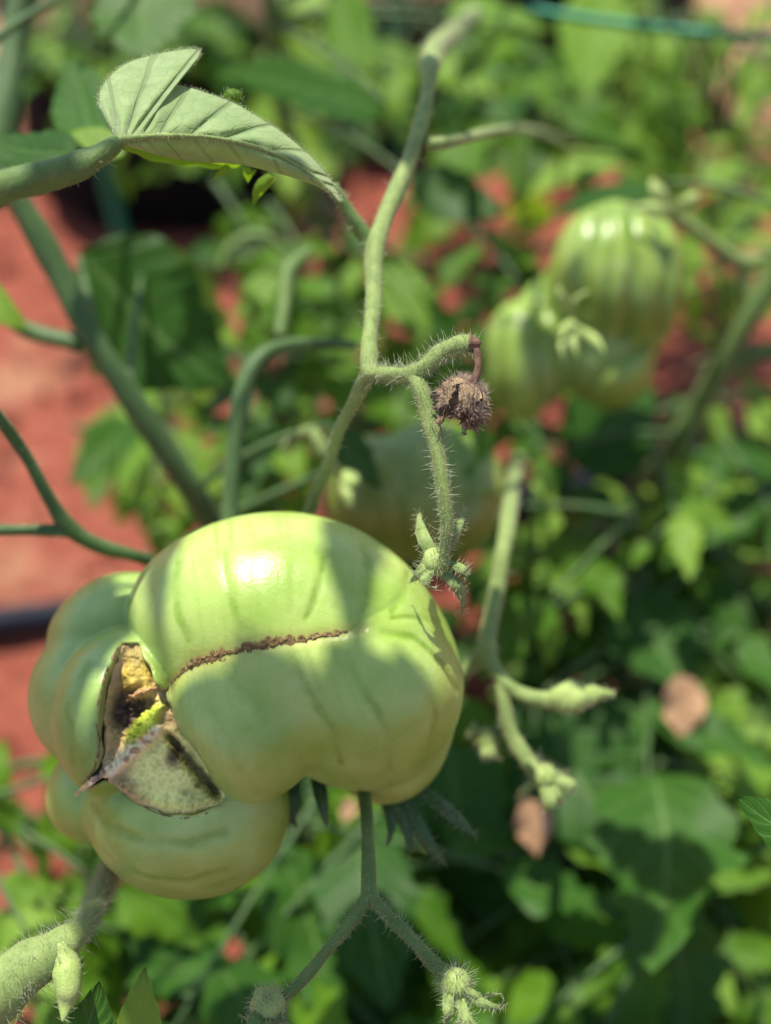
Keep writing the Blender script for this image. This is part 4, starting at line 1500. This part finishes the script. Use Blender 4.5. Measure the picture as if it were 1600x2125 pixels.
def curl_material():
    """underside: pale grey-green, dark veins every puff"""
    m, nt, N, Lk, bs = new_mat('curled_leaf_underside')
    tc = N.new('ShaderNodeTexCoord')
    geo = N.new('ShaderNodeNewGeometry')
    sep = N.new('ShaderNodeSeparateXYZ')
    Lk.new(tc.outputs['UV'], sep.inputs[0])
    nz = noise_tex(N, Lk, 160, 5, .6, geo.outputs['Position'])
    r = ramp(N, [(.3, (.23, .34, .125)), (.7, (.34, .45, .195))])
    Lk.new(nz.outputs['Fac'], r.inputs[0])
    wob = mathn(N, Lk, 'MULTIPLY_ADD', nz.outputs['Fac'], .12, -.06)
    fr = mathn(N, Lk, 'FRACT', mathn(N, Lk, 'ADD', mathn(N, Lk, 'MULTIPLY', sep.outputs[0], 10.5), wob))
    d = mathn(N, Lk, 'MINIMUM', fr, mathn(N, Lk, 'SUBTRACT', 1.0, fr))
    mr = N.new('ShaderNodeMapRange')
    mr.inputs[1].default_value, mr.inputs[2].default_value = .03, .075
    mr.inputs[3].default_value, mr.inputs[4].default_value = 1, 0
    Lk.new(d, mr.inputs[0])
    vor = N.new('ShaderNodeTexVoronoi')
    vor.feature = 'DISTANCE_TO_EDGE'
    vor.inputs['Scale'].default_value = 260
    Lk.new(geo.outputs['Position'], vor.inputs['Vector'])
    mr2 = N.new('ShaderNodeMapRange')
    mr2.inputs[1].default_value, mr2.inputs[2].default_value = .0, .06
    mr2.inputs[3].default_value, mr2.inputs[4].default_value = .28, 0
    Lk.new(vor.outputs['Distance'], mr2.inputs[0])
    vein = mathn(N, Lk, 'MAXIMUM', mr.outputs[0], mr2.outputs[0])
    col = mixc(N, Lk, mathn(N, Lk, 'MULTIPLY', vein, .42), r.outputs[0], (.08, .13, .04))
    Lk.new(col, bs.inputs['Base Color'])
    bs.inputs['Roughness'].default_value = .7
    bs.inputs['Specular IOR Level'].default_value = .3
    bs.inputs['Sheen Weight'].default_value = .5
    bs.inputs['Sheen Roughness'].default_value = .4
    tr = N.new('ShaderNodeBsdfTranslucent')
    tr.inputs[0].default_value = (.28, .48, .05, 1)
    mx = N.new('ShaderNodeMixShader')
    mx.inputs[0].default_value = .30
    Lk.new(bs.outputs[0], mx.inputs[1])
    Lk.new(tr.outputs[0], mx.inputs[2])
    bp = N.new('ShaderNodeBump')
    bp.inputs['Strength'].default_value = .5
    bp.inputs['Distance'].default_value = .0006
    Lk.new(mathn(N, Lk, 'SUBTRACT', nz.outputs['Fac'], vein), bp.inputs['Height'])
    Lk.new(bp.outputs[0], bs.inputs['Normal'])
    Lk.new(mx.outputs[0], N['Material Output'].inputs[0])
    return m


M_CURL = curl_material()
curled_leaf()

# ------------------------------------------------------------------ dried flower
def dried_flower():
    ped = pxpath([(984, 718, .2425, 20), (990, 735, .242, 15), (992, 760, .2415, 15), (986, 785, .2415, 19), (980, 800, .242, 26)], 6)
    v, f = tube(ped, 10, .2, 3)
    pd = mesh_obj('dried_flower', v, f, M_DRY_DARK, HP)
    pd['label'] = 'withered brown flower hanging from its pedicel'
    c = P(958, 826, .246)
    u = K * .246
    core, V = ball(c, 42 * u, M_DRY, pd, 'flower_core', 4, rough=.5, n=20)
    rs = np.random.RandomState(8)
    roots_all, dirs_all = [], []
    for i in range(15):
        # crumpled sepals that start at the pedicel end and close round the core
        ang = 2 * PI * i / 15 + rs.uniform(-.2, .2)
        top = P(980, 796, .2425)
        n, m = 16, 3
        Vv = []
        ln = rs.uniform(.8, 1.3)
        flare = rs.uniform(-14, 26)
        for k in range(n):
            t = k / (n - 1)
            th = t * PI * .72 * ln
            axis = (P(930, 880, .247) - P(982, 790, .243)).normalized()
            s1_ = axis.orthogonal().normalized()
            s2_ = axis.cross(s1_)
            rad = 50 * u * (math.sin(min(th, 2.2)) ** .75) * rs.uniform(.93, 1.07) + flare * u * max(0, t - .62) / .38
            along = (1 - math.cos(th)) * 50 * u
            for j in range(-m, m + 1):
                q = j / m
                wd = (.34 * (1 - t) ** .6 + .03) * (1 + .1 * rs.randn())
                aa = ang + q * wd + .35 * math.sin(t * 5 + i)
                rr = rad * (1 + .16 * math.sin(q * 7 + t * 11 + i * 2) + .05 * rs.randn())
                p = top + axis * (along - 4 * u) + (s1_ * math.cos(aa) + s2_ * math.sin(aa)) * rr
                Vv.append(p[:])
        s = 2 * m + 1
        F = [(a * s + b_, (a + 1) * s + b_, (a + 1) * s + b_ + 1, a * s + b_ + 1) for a in range(n - 1) for b_ in range(s - 1)]
        mesh_obj('dried_sepal', Vv, F, M_DRY, pd)
        Va = np.array(Vv)
        k = rs.randint(0, len(Va), 120)
        roots_all.append(Va[k])
        dirs_all.append(Va[k] - np.array(c) + rs.randn(120, 3) * 34 * u)
    v, f = hair_geo(np.vstack(roots_all), np.vstack(dirs_all), 15 * u, .000045, rs, .9)
    mesh_obj('hairs', v, f, M_HAIR_BROWN, pd)['kind'] = 'stuff'


dried_flower()

# sepals of the cracked tomato hanging in shade under its notch, and those of the other fruits
for i, (bx, by, tx, ty, w) in enumerate(((612, 1590, 616, 1720, 46), (655, 1600, 676, 1715, 34), (600, 1600, 590, 1680, 30), (830, 1640, 930, 1800, 40), (860, 1630, 990, 1740, 34), (800, 1640, 850, 1780, 30), (790, 1650, 800, 1760, 24), (880, 1640, 960, 1700, 24))):
    sepal((bx, by, .285), (tx, ty, .28), w, HP, M_STEM_DARK, 300 + i, 30, 'sepal', .003, .002)
for i, (bx, by, tx, ty, w) in enumerate(((1190, 660, 1160, 590, 30), (1192, 670, 1200, 745, 24), (1195, 680, 1255, 742, 20), (1185, 665, 1150, 690, 24), (1190, 660, 1225, 600, 20), (1185, 675, 1170, 750, 20), (1390, 445, 1300, 430, 40), (1390, 440, 1350, 370, 40), (1395, 440, 1450, 400, 34))):
    sepal((bx, by, .372 if bx < 1300 else .405), (tx, ty, .362 if bx < 1300 else .40), w, pD.o, M_BUD, 330 + i, 0, 'sepal', .004)
for i, (bx, by, tx, ty, w) in enumerate(((705, 985, 745, 1010, 44), (705, 985, 690, 940, 34), (710, 990, 730, 1060, 30))):
    sepal((bx, by, .345), (tx, ty, .34), w, HP, M_BUD, 350 + i, 0, 'sepal', .003)

# ------------------------------------------------------------------ withered leaves on the earth
DL = leaf_mesh('dry_leaf', 91, W=.7, teeth=3, tooth=.2, droop=-.3, fold=.6, n=14, m=4, wavy=.15)
DL.materials.append(M_DRYLEAF)
for i, (px, py, d, s, ang, lab) in enumerate(((1402, 1400, .445, .034, -85, 'large tan withered leaf caught among dark leaves at the right'), (1405, 1630, .43, .019, -70, 'small tan withered leaf between dark leaves at lower right'),
                                             (1085, 1660, .40, .026, -75, 'orange tan withered leaf below the hanging calyx'), (330, 1850, .40, .013, -60, 'tan withered leaf showing just under the tomato'),
                                             (725, 1655, .40, .012, -100, 'tiny tan withered leaf left of the forked stem'), (1235, 1075, .50, .026, -60, 'reddish withered leaf right of the shaded tomato'))):
    a = math.radians(ang)
    dr = RT * math.cos(a) + UP * math.sin(a)
    o = place('dry_leaf', DL, None, P(px, py, d), basis(dr, -FW + UP * .6), (s * .8, s * .75, s * .7))
    tag(o, lab, 'dry leaf', 'withered leaves')

# ------------------------------------------------------------------ leaves added above the picture, out of view, to throw broken shade
def shade_canopy(plant, n, box, size, seed):  # unseen overhead leaves, added to dapple and darken what lies below
    rs = random.Random(seed)
    for _ in range(n):
        q = Vector((rs.uniform(*box[0]), rs.uniform(*box[1]), rs.uniform(*box[2])))
        if q.z < .52 - q.y * math.tan(math.radians(18)) + .03:
            q.z += .12
        plant.leaf(q, size * rs.uniform(.8, 1.2), 'mid', 2)


def shade_leaf(pts, w, kind='mid', h=.45, var=0):
    """an unseen leaf added above the picture, square to the sun, to shade the fruit"""
    A = P(*pts[0]) + SUN * h
    B = P(*pts[1]) + SUN * h
    d = B - A
    st_b = hp.node(A - Vector((0, 0, .02)))
    pth = quad_path(st_b, A, .02, .0016, .001)
    v, f = tube(pth, 6)
    st = mesh_obj('leaf_stalk', v, f, M_STEM, HP)
    place('leaf_blade', BIG[kind][var], st, A, basis(d, SUN), (d.length, w / .62, w / .62 * .5))


VV = (UP * .4525 + FW * .877).normalized()


def off(p, v):
    q = P(*p) + VV * v - CAM
    d = q.dot(FW)
    return (800 + q.dot(RT) / (K * d), 1062.5 - q.dot(UP) / (K * d), d)


hp.branch([P(-40, 380, .345) + Vector((.01, .02, .1)), Vector((-.17, .30, .52)), Vector((-.17, .31, .75)), Vector((-.17, .30, 1.0))], .003, .002)  # unseen branch added to carry the shading leaves
shade_leaf((off((110, 1560, .25), -.0165), off((1100, 1400, .25), -.0140)), .046)
shade_leaf((off((560, 1500, .25), -.02), off((1080, 1520, .262), -.012)), .04, var=2)
shade_leaf((off((700, 960, .36), .0), off((1090, 1040, .37), .0)), .06, var=1, h=.4)
shade_leaf((off((20, 1400, .262), .008), off((315, 1400, .262), .006)), .058, var=1)
shade_leaf((off((350, 1180, .262), .03), off((318, 1230, .250), -.012)), .010, h=.5)
shade_leaf((off((760, 1180, .262), .03), off((735, 1230, .250), -.016)), .014, h=.5)
shade_canopy(pG, 8, ((-.1, .25), (.45, .75), (.50, .70)), .045, 2)
shade_canopy(pD, 8, ((.1, .4), (.35, .7), (.50, .70)), .045, 3)
pE.branch([P(1640, 1700, .48), P(1760, 1300, .50), Vector((.31, .36, .42)), Vector((.24, .36, .56)), Vector((.14, .34, .58))])  # unseen branch added to carry the shading leaves at right
shade_canopy(pE, 8, ((.06, .32), (.22, .5), (.46, .62)), .045, 5)
# unseen leaves added below the picture so green light bounces up, not red
rs_ = random.Random(21)
pF.branch([Vector((-.12, .14, .07)), Vector((-.02, .08, .09)), Vector((.1, .06, .08))])
for _ in range(26):
    q = Vector((rs_.uniform(-.22, .2), rs_.uniform(-.06, .2), rs_.uniform(.03, .11)))
    pF.leaf(q, .05 * rs_.uniform(.8, 1.3), 'mid', 2)
shade_canopy(pC, 10, ((-.2, .3), (.8, 1.2), (.50, .75)), .05, 4)
